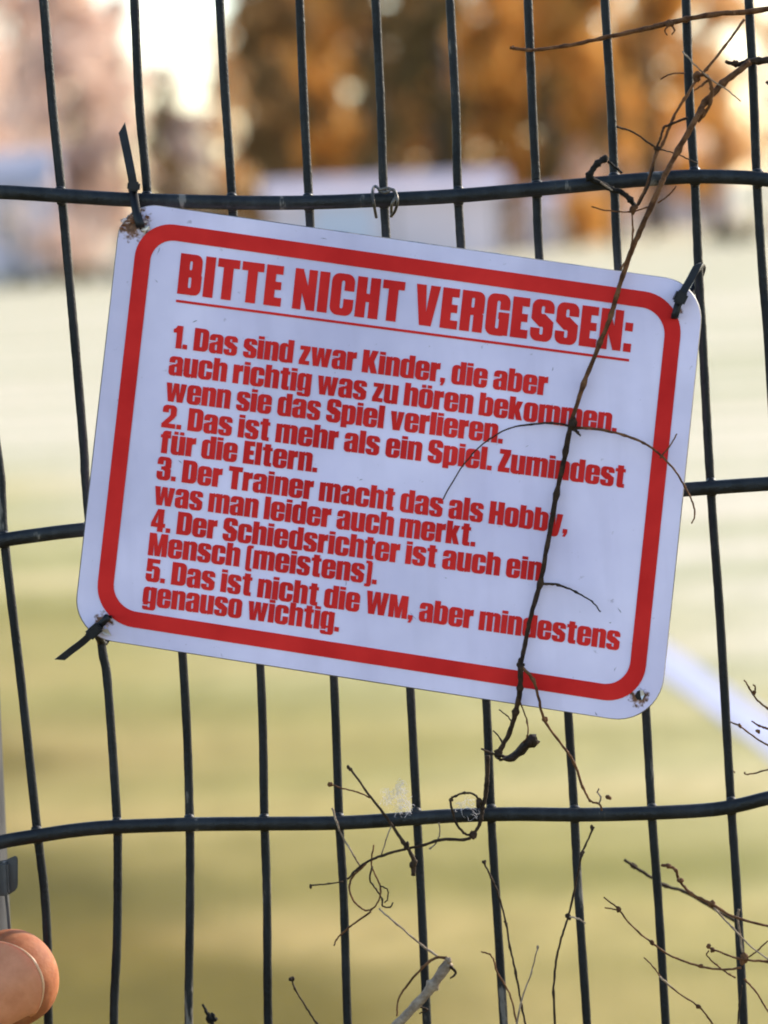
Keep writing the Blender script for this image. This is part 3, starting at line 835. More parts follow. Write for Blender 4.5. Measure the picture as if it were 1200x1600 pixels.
text_line(bm, 'BITTE NICHT VERGESSEN:', (277, 458), (985, 550), 62.5, UP, gap=76, space=250)
from_bm('heading', bm, red_m, sign, smooth=False)
bm = bmesh.new()
prev = None
for k in range(15):
    t = k / 14
    x, y = 275 + 708 * t, 470 + 93 * t
    v = (bm.verts.new(SP(x, y - 2.0, .0002)), bm.verts.new(SP(x, y + 2.0, .0002)))
    if prev: bm.faces.new((prev[0], v[0], v[1], prev[1]))
    prev = v
from_bm('underline', bm, red_m, sign, smooth=False)
LINES = [
    ('1. Das sind zwar Kinder, die aber', (269, 543), (854, 618)),
    ('auch richtig was zu hören bekommen.', (263, 585), (963, 676)),
    ('wenn sie das Spiel verlieren.', (258, 626), (785, 693)),
    ('2. Das ist mehr als ein Spiel. Zumindest', (252, 667), (975, 762)),
    ('für die Eltern.', (249, 707), (495, 738)),
    ('3. Der Trainer macht das als Hobby,', (244, 748), (886, 834)),
    ('was man leider auch merkt.', (240, 788), (742, 854)),
    ('4. Der Schiedsrichter ist auch ein', (235, 829), (845, 908)),
    ('Mensch (meistens).', (231, 867), (588, 913)),
    ('5. Das ist nicht die WM, aber mindestens', (227, 907), (967, 1016)),
    ('genauso wichtig.', (222, 945), (529, 987)),
]
bm = bmesh.new()
for s, a, b in LINES: text_line(bm, s, a, b, 35.0, UP, gap=50, space=225)
from_bm('lettering', bm, red_m, sign, smooth=False)
# torn grommet hole at the lower right, holes at the other corners
hole_m = simple('hole_dark', (0.008, 0.007, 0.006), (0.03, 0.02, 0.015), 500, .8)
chip_m = simple('bare_metal_chip', (0.55, 0.5, 0.48), (0.75, 0.72, 0.7), 500, .35, metallic=.3)
for (hx, hy, r0) in ((1000, 1087, 7.5), (219, 352, 6), (166, 966, 6), (1055, 492, 6)):
    bm = bmesh.new(); rng = random.Random(hx)
    bm.faces.new([bm.verts.new(SP(hx + r0 * rng.uniform(.75, 1.2) * math.cos(k * .5236), hy + r0 * 1.1 * rng.uniform(.75, 1.2) * math.sin(k * .5236), .0003)) for k in range(12)])
    from_bm('fixing_hole', bm, hole_m, sign, smooth=False)
def flake(pts, off, mat):
    bm = bmesh.new()
    A = [bm.verts.new(SP(x, y, off + .0006 * (i % 2))) for i, (x, y) in enumerate(pts)]
    B = [bm.verts.new(SP(x, y, off - .0003)) for x, y in pts]
    bm.faces.new(A); bm.faces.new(B)
    for i in range(len(A)): bm.faces.new((A[i], A[(i + 1) % len(A)], B[(i + 1) % len(A)], B[i]))
    from_bm('paint_flake', bm, mat, sign, smooth=False)
flake([(1000, 1078), (1005, 1079), (1007, 1086), (1003, 1094), (1001, 1088)], .0009, chip_m)
flake([(222, 352), (233, 353), (235, 358), (229, 360), (226, 366), (221, 360)], .0009, chip_m)
flake([(197, 343), (206, 340), (208, 346), (200, 352), (193, 349)], .0009, simple('rusty_flake', (0.16, 0.05, 0.02), (0.4, 0.24, 0.16), 900, .7))
flake([(156, 985), (168, 982), (174, 993), (163, 992)], .0006, chip_m)

rng = random.Random(21)
flake_ms = [simple('rust_chip', (0.14, 0.04, 0.015), (0.30, 0.13, 0.06), 900, .8), simple('pale_paint_chip', (0.62, 0.46, 0.40), (0.82, 0.74, 0.72), 900, .6)]
for k in range(15):
    if k < 10: cx, cy = rng.uniform(188, 213), rng.uniform(332, 362)
    elif k < 13: cx, cy = rng.uniform(222, 238), rng.uniform(338, 366)
    else: cx, cy = rng.uniform(158, 176), rng.uniform(972, 990)
    if cx < 205 and cy < 520 - cx * .95 - 2: cy += 10
    a0, r0 = rng.uniform(0, 6), rng.uniform(2.2, 5.2)
    pts = [(cx + r0 * rng.uniform(.5, 1.3) * math.cos(a0 + i * 1.257), cy + r0 * rng.uniform(.4, .8) * math.sin(a0 + i * 1.257)) for i in range(5)]
    flake(pts, .0008 + .0004 * rng.random(), flake_ms[0 if rng.random() < .5 else 1])

# ------------------------------------------------------------------ zip ties
tie_m = simple('tie_plastic', (0.006, 0.006, 0.008), (0.014, 0.014, 0.018), 200, 0.45, spec=.25)
def ribbon(bm, pts, width, thick):
    """flat strap, wide across the view"""
    n = len(pts); rings = []
    for i, p in enumerate(pts):
        t = (pts[min(i + 1, n - 1)] - pts[max(i - 1, 0)]).normalized()
        s = t.cross(Vector((0, -1, 0)))
        if s.length < .2: s = Vector((1, 0, 0)) - t * t.x
        s.normalize(); nn = s.cross(t)
        w = width[i] if hasattr(width, '__len__') else width
        rings.append([bm.verts.new(p + s * a * w / 2 + nn * b * thick / 2) for a, b in ((-1, -1), (1, -1), (1, 1), (-1, 1))])
    for i in range(n - 1):
        for k in range(4): bm.faces.new((rings[i][k], rings[i][(k + 1) % 4], rings[i + 1][(k + 1) % 4], rings[i + 1][k]))
    bm.faces.new(rings[0]); bm.faces.new(rings[-1])
def zip_tie(label, loop, tail, head, hw, hl, ang, w=11):
    root = empty('zip_tie', label, 'cable tie', 'black zip ties holding the sign')
    root.location = loop[0]
    inv = -root.location
    def sh(pts): return [p + inv for p in pts]
    bm = bmesh.new(); ribbon(bm, sh(catmull(loop, 6)), w * PX, 1.2e-3 * .7); from_bm('strap', bm, tie_m, root)
    bm = bmesh.new(); tp = sh(catmull(tail, 5))
    ribbon(bm, tp, [w * PX] * len(tp), .9e-3); bm.verts.ensure_lookup_table()
    tv = bm.verts[-4:]; td = (tp[-1] - tp[-2]).normalized()
    for i_ in (1, 2): tv[i_].co += td * w * PX * 1.1
    from_bm('tail', bm, tie_m, root, smooth=False)
    bm = bmesh.new()
    m = Matrix.Rotation(ang, 3, 'Y')
    box(bm, head + inv, hw * PX, 3.2e-3, hl * PX, m)
    bmesh.ops.bevel(bm, geom=[e for e in bm.edges], offset=.0005, segments=2, affect='EDGES')
    from_bm('head', bm, tie_m, root, smooth=False)
zip_tie('black zip tie at the upper left corner with a long tail standing up',
        [P(220, 353, .008), P(219, 352, .0115), P(213, 330, .0105), P(209, 305, .0075), P(206, 290, .003), P(208, 300, -.004), P(214, 330, -.001), P(220, 353, .007)],
        [P(209, 293, .008), P(205, 270, .008), P(199, 240, .007), P(192, 207, .006)], P(209, 291, .0082), 19, 15, R(8), 13)
zip_tie('black zip tie at the upper right corner tied to the upright wire',
        [P(1054, 496, .008), P(1055, 492, .0115), P(1063, 466, .0105), P(1080, 435, .007), P(1091, 418, .004), P(1097, 420, -.003), P(1085, 450, -.003), P(1055, 492, .006)],
        [P(1066, 458, .0115), P(1078, 437, .010), P(1088, 418, .009)], P(1063, 465, .0125), 19, 20, R(28), 11)
zip_tie('black zip tie at the lower left corner with its tail pointing down',
        [P(170, 964, .008), P(168, 965, .0115), P(158, 975, .0112), P(150, 983, .009), P(158, 1003, .002), P(164, 1003, -.003), P(169, 990, -.002), P(168, 966, .006)],
        [P(146, 988, .011), P(128, 1004, .010), P(112, 1016, .009), P(98, 1027, .009)], P(147, 986, .0115), 17, 26, R(52), 11)

# thin tie wire round the upper joint
tw_m = simple('tie_wire_metal', (0.025, 0.02, 0.018), (0.14, 0.12, 0.10), 260, .4, metallic=.4)
tw = empty('tie_wire', 'thin loop of tie wire twisted round the top wire joint', 'wire')
for pts in ([(588, 340, .006), (584, 318, .0085), (582, 300, .0065), (586, 291, .003), (594, 296, .006), (606, 294, .006), (617, 300, .007), (621, 314, .0085), (617, 330, .007), (611, 338, .004)],
            [(592, 297, .004), (602, 301, .0075), (614, 296, .006), (619, 306, .0075), (612, 320, .0085), (612, 338, .002)]):
    bm = bmesh.new(); c = catmull([P(*p) for p in pts], 6)
    sweep(bm, c, [2.4 * PX] * len(c), 7); from_bm('strand', bm, tw_m, tw)

# ------------------------------------------------------------------ vines and twigs
def vine_mat(name, c1, c2, rough=.7):
    return simple(name, c1, c2, 350, rough, .9, 1100, dist=.0009, spec=.15)
VM = {
    'brown': vine_mat('vine_brown', (0.065, 0.026, 0.010), (0.19, 0.085, 0.036)),
    'dark': vine_mat('vine_dark', (0.022, 0.013, 0.008), (0.06, 0.035, 0.02)),
    'pale': vine_mat('vine_pale', (0.17, 0.115, 0.075), (0.38, 0.29, 0.21)),
    'black': vine_mat('vine_black', (0.008, 0.007, 0.006), (0.025, 0.02, 0.016)),
}
def strand(name, pts, w, mat, parent, off=.008, buds=(), taper=.5, seg=7, wob=.0008):
    """pts: photo points (x, y[, offset]); w: width in photo px"""
    rng = random.Random(int(pts[0][0] * 3 + pts[0][1]))
    v = []
    for i, p in enumerate(pts):
        o = p[2] if len(p) > 2 else off + rng.uniform(-wob, wob)
        v.append(P(p[0], p[1], o))
    c = catmull(v, 6)
    n = len(c)
    rad = []
    for i in range(n):
        t = i / (n - 1)
        k = 1 - (1 - taper) * t if not hasattr(w, '__len__') else 1
        ww = w if not hasattr(w, '__len__') else w[0] + (w[1] - w[0]) * t
        if parent.get('category') == 'twig' and ww < 7: ww *= .86
        knot = 1.45 if (i % 6 == 0 and rng.random() < .45 and 0 < i < n - 1) else 1
        rad.append(max(.0002, ww * k * .5 * PX * knot * rng.uniform(.88, 1.12)))
    c = [q + Vector((rng.uniform(-1, 1), rng.uniform(-1, 1), rng.uniform(-1, 1))) * PX * .55 for q in c]
    bm = bmesh.new()
    sweep(bm, c, rad, seg)
    for (bx, by, br) in buds:
        o = off
        for lump in range(3):
            cc = P(bx + rng.uniform(-.5, .5) * br, by + rng.uniform(-.5, .5) * br, o + rng.uniform(-.0004, .0006))
            r = br * PX * rng.uniform(.45, .75)
            m = bmesh.ops.create_icosphere(bm, subdivisions=2, radius=r)
            s = Vector((rng.uniform(.7, 1.3), rng.uniform(.7, 1.1), rng.uniform(.8, 1.5)))
            for q in m['verts']:
                q.co = Vector((q.co.x * s.x, q.co.y * s.y, q.co.z * s.z)) * rng.uniform(.85, 1.15) + cc
    return from_bm(name, bm, VM[mat], parent)

vine = empty('climbing_vine', 'long dry vine stem hanging down across the right side of the sign', 'vine')
strand('stem', [(1172, 97, .006), (1130, 130, .008), (1102, 160, .009), (1088, 184, .011), (1060, 235, .011), (1040, 272, .012), (1028, 300, .013), (1000, 362, .013), (984, 400, .0122), (968, 448, .0122), (955, 492, .0122), (938, 535, .0122), (912, 600, .0122), (893, 658, .0122)], (10, 7), 'brown', vine)
strand('stem', [(893, 656, .0122), (884, 705, .0122), (870, 772, .0122), (857, 842, .0122), (844, 912, .0122), (830, 960, .0122), (822, 1000, .0122), (813, 1040, .0122)], (8.6, 7), 'dark', vine, off=.0122, buds=((894, 664, 10), (846, 908, 5), (815, 1036, 8)))
strand('tendril', [(893, 666, .0122), (862, 661, .0122), (830, 663, .0122), (795, 670, .0140), (765, 686, .0135), (738, 710, .0125), (715, 740, .012), (692, 780, .0115)], (3.6, 1.2), 'dark', vine)
strand('tendril', [(897, 668, .0122), (935, 671, .015), (975, 680, .0122), (1005, 692, .014), (1032, 711, .013), (1053, 733, .014), (1070, 760, .014), (1081, 782, .014), (1086, 803, .013), (1081, 818, .012)], (4.4, 2.4), 'brown', vine, off=.013)
strand('tendril', [(1031, 716, .0125), (1048, 695, .0125), (1058, 678, .0125)], (3, 1.2), 'brown', vine)
strand('tendril', [(896, 670, .0122), (903, 676, .0148), (907, 681, .0122)], (6, 2), 'dark', vine)
strand('tendril', [(846, 912, .0122), (872, 914, .0122), (900, 925, .0140), (925, 940, .0130), (938, 956, .012)], (4.6, 1.4), 'dark', vine)
strand('tendril', [(1090, 118, .009), (1104, 119, .011), (1112, 138, .011), (1110, 160, .010), (1102, 176, .009), (1090, 190, .009)], (5, 6), 'brown', vine, off=.009, buds=((1098, 178, 9), (1090, 118, 8)))
strand('tendril', [(1163, 30), (1132, 73), (1104, 108), (1092, 120), (1070, 154), (1052, 184), (1036, 224), (1026, 240), (1018, 266), (1008, 296), (994, 324)], (4, 4.6), 'brown', vine, off=.009)
strand('tendril', [(1075, 184), (1048, 194), (1037, 200), (1032, 216), (1024, 238), (1020, 266), (1012, 292), (998, 320)], (4, 3), 'dark', vine, off=.010, buds=((1026, 234, 6),))
strand('tendril', [(1108, 124), (1096, 134), (1084, 142)], (5, 2.4), 'brown', vine, off=.0105)
strand('tendril', [(963, 198), (990, 207), (1020, 228), (1030, 233), (1056, 240), (1078, 250), (1090, 256)], (3.2, 1.6), 'dark', vine, off=.010)
strand('tendril', [(1066, 80), (1090, 106), (1114, 126), (1138, 142), (1157, 158)], (2.8, 1.6), 'pale', vine, off=.0115)
strand('tendril', [(1032, 124), (1048, 116), (1070, 114)], (1.6, 3), 'brown', vine, off=.006)
strand('tendril', [(924, 323), (950, 329), (985, 331), (1012, 324), (1022, 321)], (1.6, 3), 'brown', vine, off=.011, buds=((992, 326, 7),))
strand('tendril', [(1028, 317), (1046, 304), (1056, 291)], (3, 2), 'brown', vine, off=.010)
strand('tendril', [(987, 334), (989, 360), (984, 394), (970, 421)], (2.6, 3.4), 'brown', vine, off=.0135)
strand('tendril', [(813, 1040, .014), (813, 1075, .0135), (806, 1112, .011), (796, 1145, .009), (780, 1174, .008)], (9, 8), 'dark', vine, off=.008, buds=((778, 1178, 9),))
strand('tendril', [(815, 1042, .014), (833, 1062, .0135), (842, 1092, .013), (851, 1126, .011), (880, 1166, .009), (897, 1192, .009), (911, 1230, .009), (922, 1251, .009), (936, 1256, .009), (941, 1267, .009)], (5, 3.4), 'brown', vine, off=.010, buds=((851, 1126, 5), (951, 1247, 5)))
strand('tendril', [(936, 1256), (939, 1246), (934, 1238), (936, 1232)], (3, 2), 'pale', vine, off=.009)
strand('tendril', [(812, 1096), (824, 1128), (824, 1150), (817, 1160)], (2.4, 2.4), 'brown', vine, off=.010)
strand('tendril', [(780, 1109), (792, 1118), (799, 1126)], (1.6, 2.6), 'dark', vine, off=.008)
strand('tendril', [(770, 1141), (783, 1156), (786, 1168), (780, 1178)], (2.4, 3.4), 'dark', vine, off=.008)
strand('tendril', [(752, 1170), (765, 1176), (780, 1180), (796, 1184), (808, 1180)], (3, 7), 'dark', vine, off=.008)
# curled dead leaf on the vine
leaf_m = vine_mat('dead_leaf', (0.012, 0.008, 0.006), (0.04, 0.022, 0.014))
bm = bmesh.new(); rng = random.Random(5)
rows = []
for i in range(9):
    t = i / 8
    cx, cy = 778 + 62 * t, 1185 - 24 * t + 8 * math.sin(t * 5)
    wd = 2.5 + 13 * max(0, t - .35) ** .8 * (1.25 - t) * 2 + rng.uniform(-2.5, 3.5)
    row = []
    for k in range(5):
        s = (k - 2) / 2
        row.append(bm.verts.new(P(cx + 3 * s + rng.uniform(-1.5, 1.5), cy + wd * s + rng.uniform(-1.5, 1.5), .009 + .0022 * (1 - s * s) + .001 * math.sin(t * 9))))
    rows.append(row)
for i in range(8):
    for k in range(4): bm.faces.new((rows[i][k], rows[i][k + 1], rows[i + 1][k + 1], rows[i + 1][k]))
lf = from_bm('dead_leaf', bm, leaf_m, vine)
md = lf.modifiers.new('thickness', 'SOLIDIFY'); md.thickness = .0005

def twig(name, label, parts, off=.007, cat='twig', group=None):
    root = empty(name, label, cat, group)
    for i, (pts, w, mat, buds) in enumerate(parts):
        strand('stem' if i == 0 else 'side_shoot', pts, w, mat, root, off, buds)
    return root
twig('bare_twig', 'long brown twig slanting across the upper right corner of the fence', [
    ([(796, 75), (832, 78), (882, 72), (940, 60), (1000, 47), (1046, 36), (1072, 30), (1120, 22), (1170, 18), (1230, 10)], (6, 9), 'brown', ((1046, 36, 7), (800, 75, 4), (1147, 20, 4))),
    ([(1044, 40), (1039, 47), (1042, 55)], (4, 2), 'brown', ()),
    ([(1050, 40), (1054, 47), (1050, 54)], (4, 2), 'brown', ())], off=.006)
twig('bare_twig', 'short dark twig with a pointed end at the right edge near the top', [
    ([(1133, 96), (1150, 101), (1168, 97), (1185, 95), (1230, 92)], (6, 12), 'dark', ((1150, 100, 6),)),
    ([(1198, 128), (1204, 132)], (6, 6), 'dark', ())], off=.005)
twig('knotted_stem', 'black dry stem knotted round the top wire beside the vine', [
    ([(948, 246), (934, 255), (922, 272), (920, 278), (938, 286), (956, 296), (970, 300), (985, 312), (994, 326)], (10, 8), 'black', ((922, 275, 7), (946, 248, 6), (986, 313, 6))),
    ([(950, 252), (962, 262), (972, 270)], (5, 5), 'black', ()),
    ([(938, 285, .0085), (950, 293, .0085), (957, 297, .0085)], (4, 3), 'pale', ())], off=.0075)
twig('dry_tendril', 'tangle of curly dry tendrils looping round the lowest wire below the sign', [
    ([(762, 1180), (761, 1216), (758, 1246), (754, 1262), (752, 1280), (744, 1298), (730, 1311), (690, 1312), (660, 1321), (632, 1327), (600, 1336), (575, 1346), (556, 1360), (543, 1374)], (8, 4), 'dark', ((740, 1302, 8), (748, 1254, 7))),
    ([(752, 1256), (742, 1242), (726, 1239), (712, 1244), (704, 1250), (708, 1270), (714, 1288), (727, 1303), (738, 1305)], (4, 5), 'dark', ((705, 1249, 4),)),
    ([(547, 1200), (575, 1240), (604, 1277), (630, 1316), (645, 1340), (646, 1368)], (4, 8), 'dark', ((546, 1200, 5), (634, 1322, 7), (646, 1350, 8))),
    ([(514, 1224), (532, 1231), (556, 1237), (578, 1246)], (3, 3), 'brown', ((515, 1224, 4),)),
    ([(519, 1262), (530, 1296), (546, 1326), (562, 1352)], (4, 3.4), 'pale', ()),
    ([(572, 1350), (551, 1370), (546, 1390), (554, 1409), (568, 1421), (580, 1421), (590, 1410), (595, 1390), (586, 1366), (580, 1348), (584, 1320)], (4, 3), 'brown', ()),
    ([(582, 1354), (578, 1375), (589, 1391), (597, 1406), (598, 1416), (610, 1417), (614, 1410)], (3.6, 3), 'dark', ()),
    ([(594, 1384), (605, 1390), (606, 1404), (600, 1411)], (3, 2.4), 'dark', ()),
    ([(485, 1384), (514, 1381), (536, 1377)], (3, 2.4), 'dark', ((486, 1384, 4),)),
    ([(580, 1424), (551, 1445), (533, 1460), (526, 1468), (522, 1478)], (4, 2.6), 'brown', ()),
    ([(596, 1336), (604, 1310), (612, 1290)], (2.2, 1.6), 'pale', ()),
    ([(672, 1326), (682, 1316), (687, 1302), (686, 1286)], (3, 2), 'pale', ((673, 1326, 3),)),
    ([(592, 1420), (620, 1444), (655, 1474), (684, 1494)], (3.4, 5), 'pale', ())], off=.0068)
twig('broken_stem', 'thick pale brown broken stem rising from the bottom edge', [
    ([(606, 1616), (650, 1571), (676, 1540), (702, 1504)], (15, 17), 'pale', ((702, 1502, 8),)),
    ([(698, 1497), (680, 1497), (660, 1512), (640, 1535), (623, 1560), (620, 1588)], (6, 3), 'brown', ()),
    ([(704, 1510), (712, 1520), (704, 1529)], (6, 3), 'dark', ()),
    ([(655, 1572), (668, 1578), (655, 1584)], (4, 2), 'dark', ())], off=.007)
twig('dry_stalk', 'thin dark stalk with a fat bud right of the bare wires at the bottom', [
    ([(520, 1640), (495, 1600), (476, 1571), (461, 1545), (455, 1526)], (3.6, 3.6), 'dark', ((456, 1530, 5),))])
twig('dry_stalk', 'slim dark stalk crossing the wire left of the tall stalk', [
    ([(826, 1620), (815, 1572), (806, 1520), (797, 1480), (791, 1444), (781, 1405), (768, 1372), (755, 1346)], (4, 3.6), 'dark', ((756, 1348, 4), (790, 1442, 4)))])
twig('dry_stalk', 'short hooked stalk low beside the slim dark stalk', [
    ([(808, 1600), (796, 1552), (777, 1520), (772, 1502), (765, 1491), (752, 1487)], (3.6, 3), 'brown', ())])
twig('dry_stalk', 'tall dark stalk with a node winding across an upright wire', [
    ([(868, 1620), (865, 1552), (869, 1502), (879, 1460), (889, 1430), (899, 1382), (909, 1336), (916, 1318), (928, 1292)], (4.6, 3.6), 'dark', ((888, 1432, 6), (927, 1294, 5), (910, 1332, 4))),
    ([(890, 1432), (904, 1436), (915, 1443)], (4, 2), 'pale', ())])
twig('dry_stalk', 'straight straw coloured stalk at the bottom between two dark stalks', [
    ([(804, 1620), (815, 1562), (830, 1520), (840, 1482)], (4, 2), 'pale', ((840, 1480, 3),))])
twig('dry_sprig', 'forked brown sprig arching from the lower right wire', [
    ([(1158, 1512), (1130, 1515), (1094, 1510), (1050, 1494), (1020, 1474), (986, 1446), (966, 1420), (943, 1402)], (4.6, 3), 'brown', ((968, 1422, 5), (1018, 1474, 4), (1094, 1510, 4))),
    ([(966, 1422), (954, 1420), (945, 1418)], (3, 2), 'brown', ())])
twig('dry_sprig', 'brown sprig with a crooked tip above the forked brown sprig', [
    ([(1230, 1452), (1200, 1447), (1146, 1432), (1112, 1412), (1080, 1396), (1062, 1376), (1056, 1360), (1046, 1354), (1034, 1352)], (5, 6), 'brown', ((1044, 1354, 5), (1062, 1378, 6), (1112, 1413, 6))),
    ([(1113, 1416), (1145, 1450), (1175, 1480), (1230, 1520)], (4, 3), 'pale', ())], off=.008)
twig('dry_sprig', 'out of focus sprig reaching in behind the lower right wires', [
    ([(1150, 1440), (1075, 1396), (1040, 1384), (1000, 1360), (975, 1343)], (7, 6), 'dark', ((990, 1352, 6),))], off=-.03)
twig('dry_sprig', 'two pronged sprig with buds at the right edge near the bottom', [
    ([(1230, 1506), (1200, 1503), (1156, 1498), (1126, 1488), (1103, 1478)], (5, 3.4), 'brown', ((1106, 1479, 5), (1114, 1484, 5), (1160, 1500, 8))),
    ([(1150, 1528), (1140, 1523), (1120, 1508), (1104, 1492), (1108, 1486)], (3.6, 2.6), 'brown', ()),
    ([(1200, 1470), (1180, 1488), (1162, 1500)], (3, 3), 'brown', ()),
    ([(1155, 1420), (1153, 1436), (1160, 1488)], (5, 4), 'pale', ())])
twig('dry_sprig', 'lowest brown sprig crossing the wire at the bottom right', [
    ([(1125, 1620), (1112, 1598), (1092, 1573), (1064, 1554), (1035, 1530), (1022, 1512), (1006, 1496)], (4, 2.4), 'brown', ((1091, 1573, 5),)),
    ([(1030, 1526), (1040, 1534), (1056, 1548)], (4, 3), 'pale', ())])
twig('dry_sprig', 'short sprig in the bottom right corner', [
    ([(1164, 1530), (1184, 1554), (1200, 1580), (1225, 1612)], (4, 3), 'brown', ()),
    ([(1152, 1612), (1155, 1570), (1160, 1540)], (3, 3), 'dark', ())])
twig('dry_sprig', 'sprig with a forked bud over the white pitch line', [
    ([(1230, 1122), (1200, 1107), (1182, 1092), (1170, 1074), (1163, 1062)], (4, 3), 'brown', ((1178, 1082, 4),)),
    ([(1179, 1086), (1180, 1074), (1177, 1070)], (3, 3), 'brown', ())])
twig('dry_sprig', 'brown sprig crossing below the white pitch line at the right edge', [
    ([(1230, 1180), (1200, 1165), (1180, 1152), (1158, 1136), (1142, 1128)], (3.6, 3), 'brown', ((1156, 1134, 4),)),
    ([(1220, 1144), (1198, 1138), (1186, 1134), (1174, 1127)], (5, 3), 'brown', ((1184, 1144, 4),))])
twig('dry_sprig', 'thin sprig sticking in from the right edge above the lowest wire', [
    ([(1230, 1196), (1200, 1203), (1168, 1210), (1163, 1206)], (3.4, 3), 'brown', ((1147, 1206, 2),))])
twig('weed_tip', 'small dark weed tip at the bottom left', [
    ([(336, 1620), (331, 1598), (324, 1584), (317, 1570)], (6, 4), 'black', ((331, 1590, 9), (324, 1582, 5)))], cat='weed')
# cobwebs of fine threads
web_m = simple('spider_silk', (0.62, 0.58, 0.6), (0.8, 0.76, 0.78), 100, .5)
def cobweb(label, cx, cy, rx, ry, n, off, seed):
    rng = random.Random(seed); bm = bmesh.new()
    for i in range(n):
        a, b = rng.random() * 6.283, rng.random() * 6.283
        ra, rb = rng.random() ** .6, rng.random() ** .6
        k = rng.randrange(4)
        ox, oy, sc = [(0, 0, .8), (-.45, -.2, .5), (.5, .35, .55), (.25, -.5, .5)][k]
        ccx, ccy, r1, r2 = cx + ox * rx, cy + oy * ry, rx * sc, ry * sc
        p = P(ccx + r1 * ra * math.cos(a), ccy + r2 * ra * math.sin(a), off + rng.uniform(-.003, .003))
        q = P(ccx + r1 * rb * math.cos(b), ccy + r2 * rb * math.sin(b), off + rng.uniform(-.003, .003))
        mid = (p + q) / 2 + Vector((rng.uniform(-1, 1), rng.uniform(-1, 1), rng.uniform(-1, 1))) * .0012
        c = catmull([p, mid, q], 4)
        sweep(bm, c, [.00003 * rng.uniform(.6, 1.5)] * len(c), 3, cap=False)
    tag(from_bm('cobweb', bm, web_m), label, 'cobweb')
cobweb('white woolly cobweb tuft on the lowest wire left of the loop', 619, 1252, 28, 32, 120, .004, 1)
cobweb('grey cobweb caught inside the vine loop on the lowest wire', 728, 1264, 22, 20, 34, .006, 2)

# ------------------------------------------------------------------ hand on the post
def skin_material():
    m, nt, b = new_mat('skin')
    n = noise(nt, 170, 6, rough=.7)
    r = ramp(nt, [(0.34, (0.25, 0.075, 0.030)), (0.5, (0.31, 0.108, 0.044)), (0.66, (0.38, 0.145, 0.062))])
    nt.links.new(n.outputs['Fac'], r.inputs[0]); nt.links.new(r.outputs[0], b.inputs['Base Color'])
    b.inputs['Roughness'].default_value = .68
    b.inputs['Specular IOR Level'].default_value = .2
    b.inputs['Subsurface Weight'].default_value = .5
    b.inputs['Subsurface Radius'].default_value = (.006, .002, .001)
    b.inputs['Subsurface Scale'].default_value = 1
    v = nt.nodes.new('ShaderNodeTexNoise'); v.inputs['Scale'].default_value = 800; v.inputs['Detail'].default_value = 6
    tc = nt.nodes.new('ShaderNodeTexCoord'); mp = nt.nodes.new('ShaderNodeMapping'); mp.inputs['Scale'].default_value = (.5, 1, 1.3)
    nt.links.new(tc.outputs['Object'], mp.inputs[0]); nt.links.new(mp.outputs[0], v.inputs['Vector'])
    bp = nt.nodes.new('ShaderNodeBump'); bp.inputs['Strength'].default_value = .35; bp.inputs['Distance'].default_value = .0005
    nt.links.new(v.outputs['Fac'], bp.inputs['Height']); nt.links.new(bp.outputs[0], b.inputs['Normal'])
    return m
skin = skin_material()
hand = None
def loft(bm, rings):
    vr = [[bm.verts.new(p) for p in r] for r in rings]
    n = len(vr[0])
    for i in range(len(vr) - 1):
        for k in range(n): bm.faces.new((vr[i][k], vr[i][(k + 1) % n], vr[i + 1][(k + 1) % n], vr[i + 1][k]))
    bm.faces.new(list(reversed(vr[0]))); bm.faces.new(vr[-1])
TOFF = 0.022                                       # thumb axis ahead of the fence plane
tip = P(84, 1494, TOFF - .004)
axp = Vector((CR * 0.89 + CU * 0.455))             # axis in the picture: right and up
AX = (axp + F * 0.10).normalized()
DO = (-F - AX * (-F).dot(AX)).normalized()         # dorsal, towards the lens
WI = AX.cross(DO).normalized()
PT = PX * (S - TOFF) / S
HW = 79 * PT                                       # half width of the thumb pad
def thumb_prof(s):
    """s metres back from the tip -> half width, half thickness, dorsal lift"""
    u = min(1, s / (75 * PT))
    e = math.sqrt(max(0, 1 - (1 - u) ** 2.15))
    w = HW * e
    h = HW * .80 * math.sqrt(max(0, 1 - (1 - min(1, s / (60 * PT))) ** 2.2))
    if s > .022: 
        k = min(1, (s - .022) / .02); w *= 1 - .14 * math.sin(k * math.pi); 
    return w, h, 0
rings = []
L = .062
ss = [.00005, .0004, .001, .002, .0035, .0052, .0072, .0095, .012, .015, .019, .024, .03, .037, .045, .053, L]
for s in ss:
    w, h, l = thumb_prof(s)
    c = tip - AX * s + DO * (-.00012 * (s * 1000) ** .0)
    rings.append([c + WI * w * math.cos(2 * math.pi * k / 32) + DO * h * math.sin(2 * math.pi * k / 32) for k in range(32)])
bm = bmesh.new()
loft(bm, rings)
def limb(pts, rad, seg=16, flat=1.0):
    c = catmull(pts, 6)
    rr_ = []
    for i in range(len(c)):
        t = i / 6; j = min(int(t), len(rad) - 2); f = t - j
        rr_.append(rad[j] * (1 - f) + rad[j + 1] * f)
    sweep(bm, c, rr_, seg, flat)
    for q, r in ((c[0], rr_[0]), (c[-1], rr_[-1])):
        m = bmesh.ops.create_uvsphere(bm, u_segments=16, v_segments=10, radius=r * .98)
        for v in m['verts']: v.co += q
tb = tip - AX * L
post_c = P(-102, 1480, -0.026)
web = tb + Vector((-.022, .016, -.012))
limb([tip - AX * .045, tb, web], [HW * .85, HW * .95, HW * 1.25])
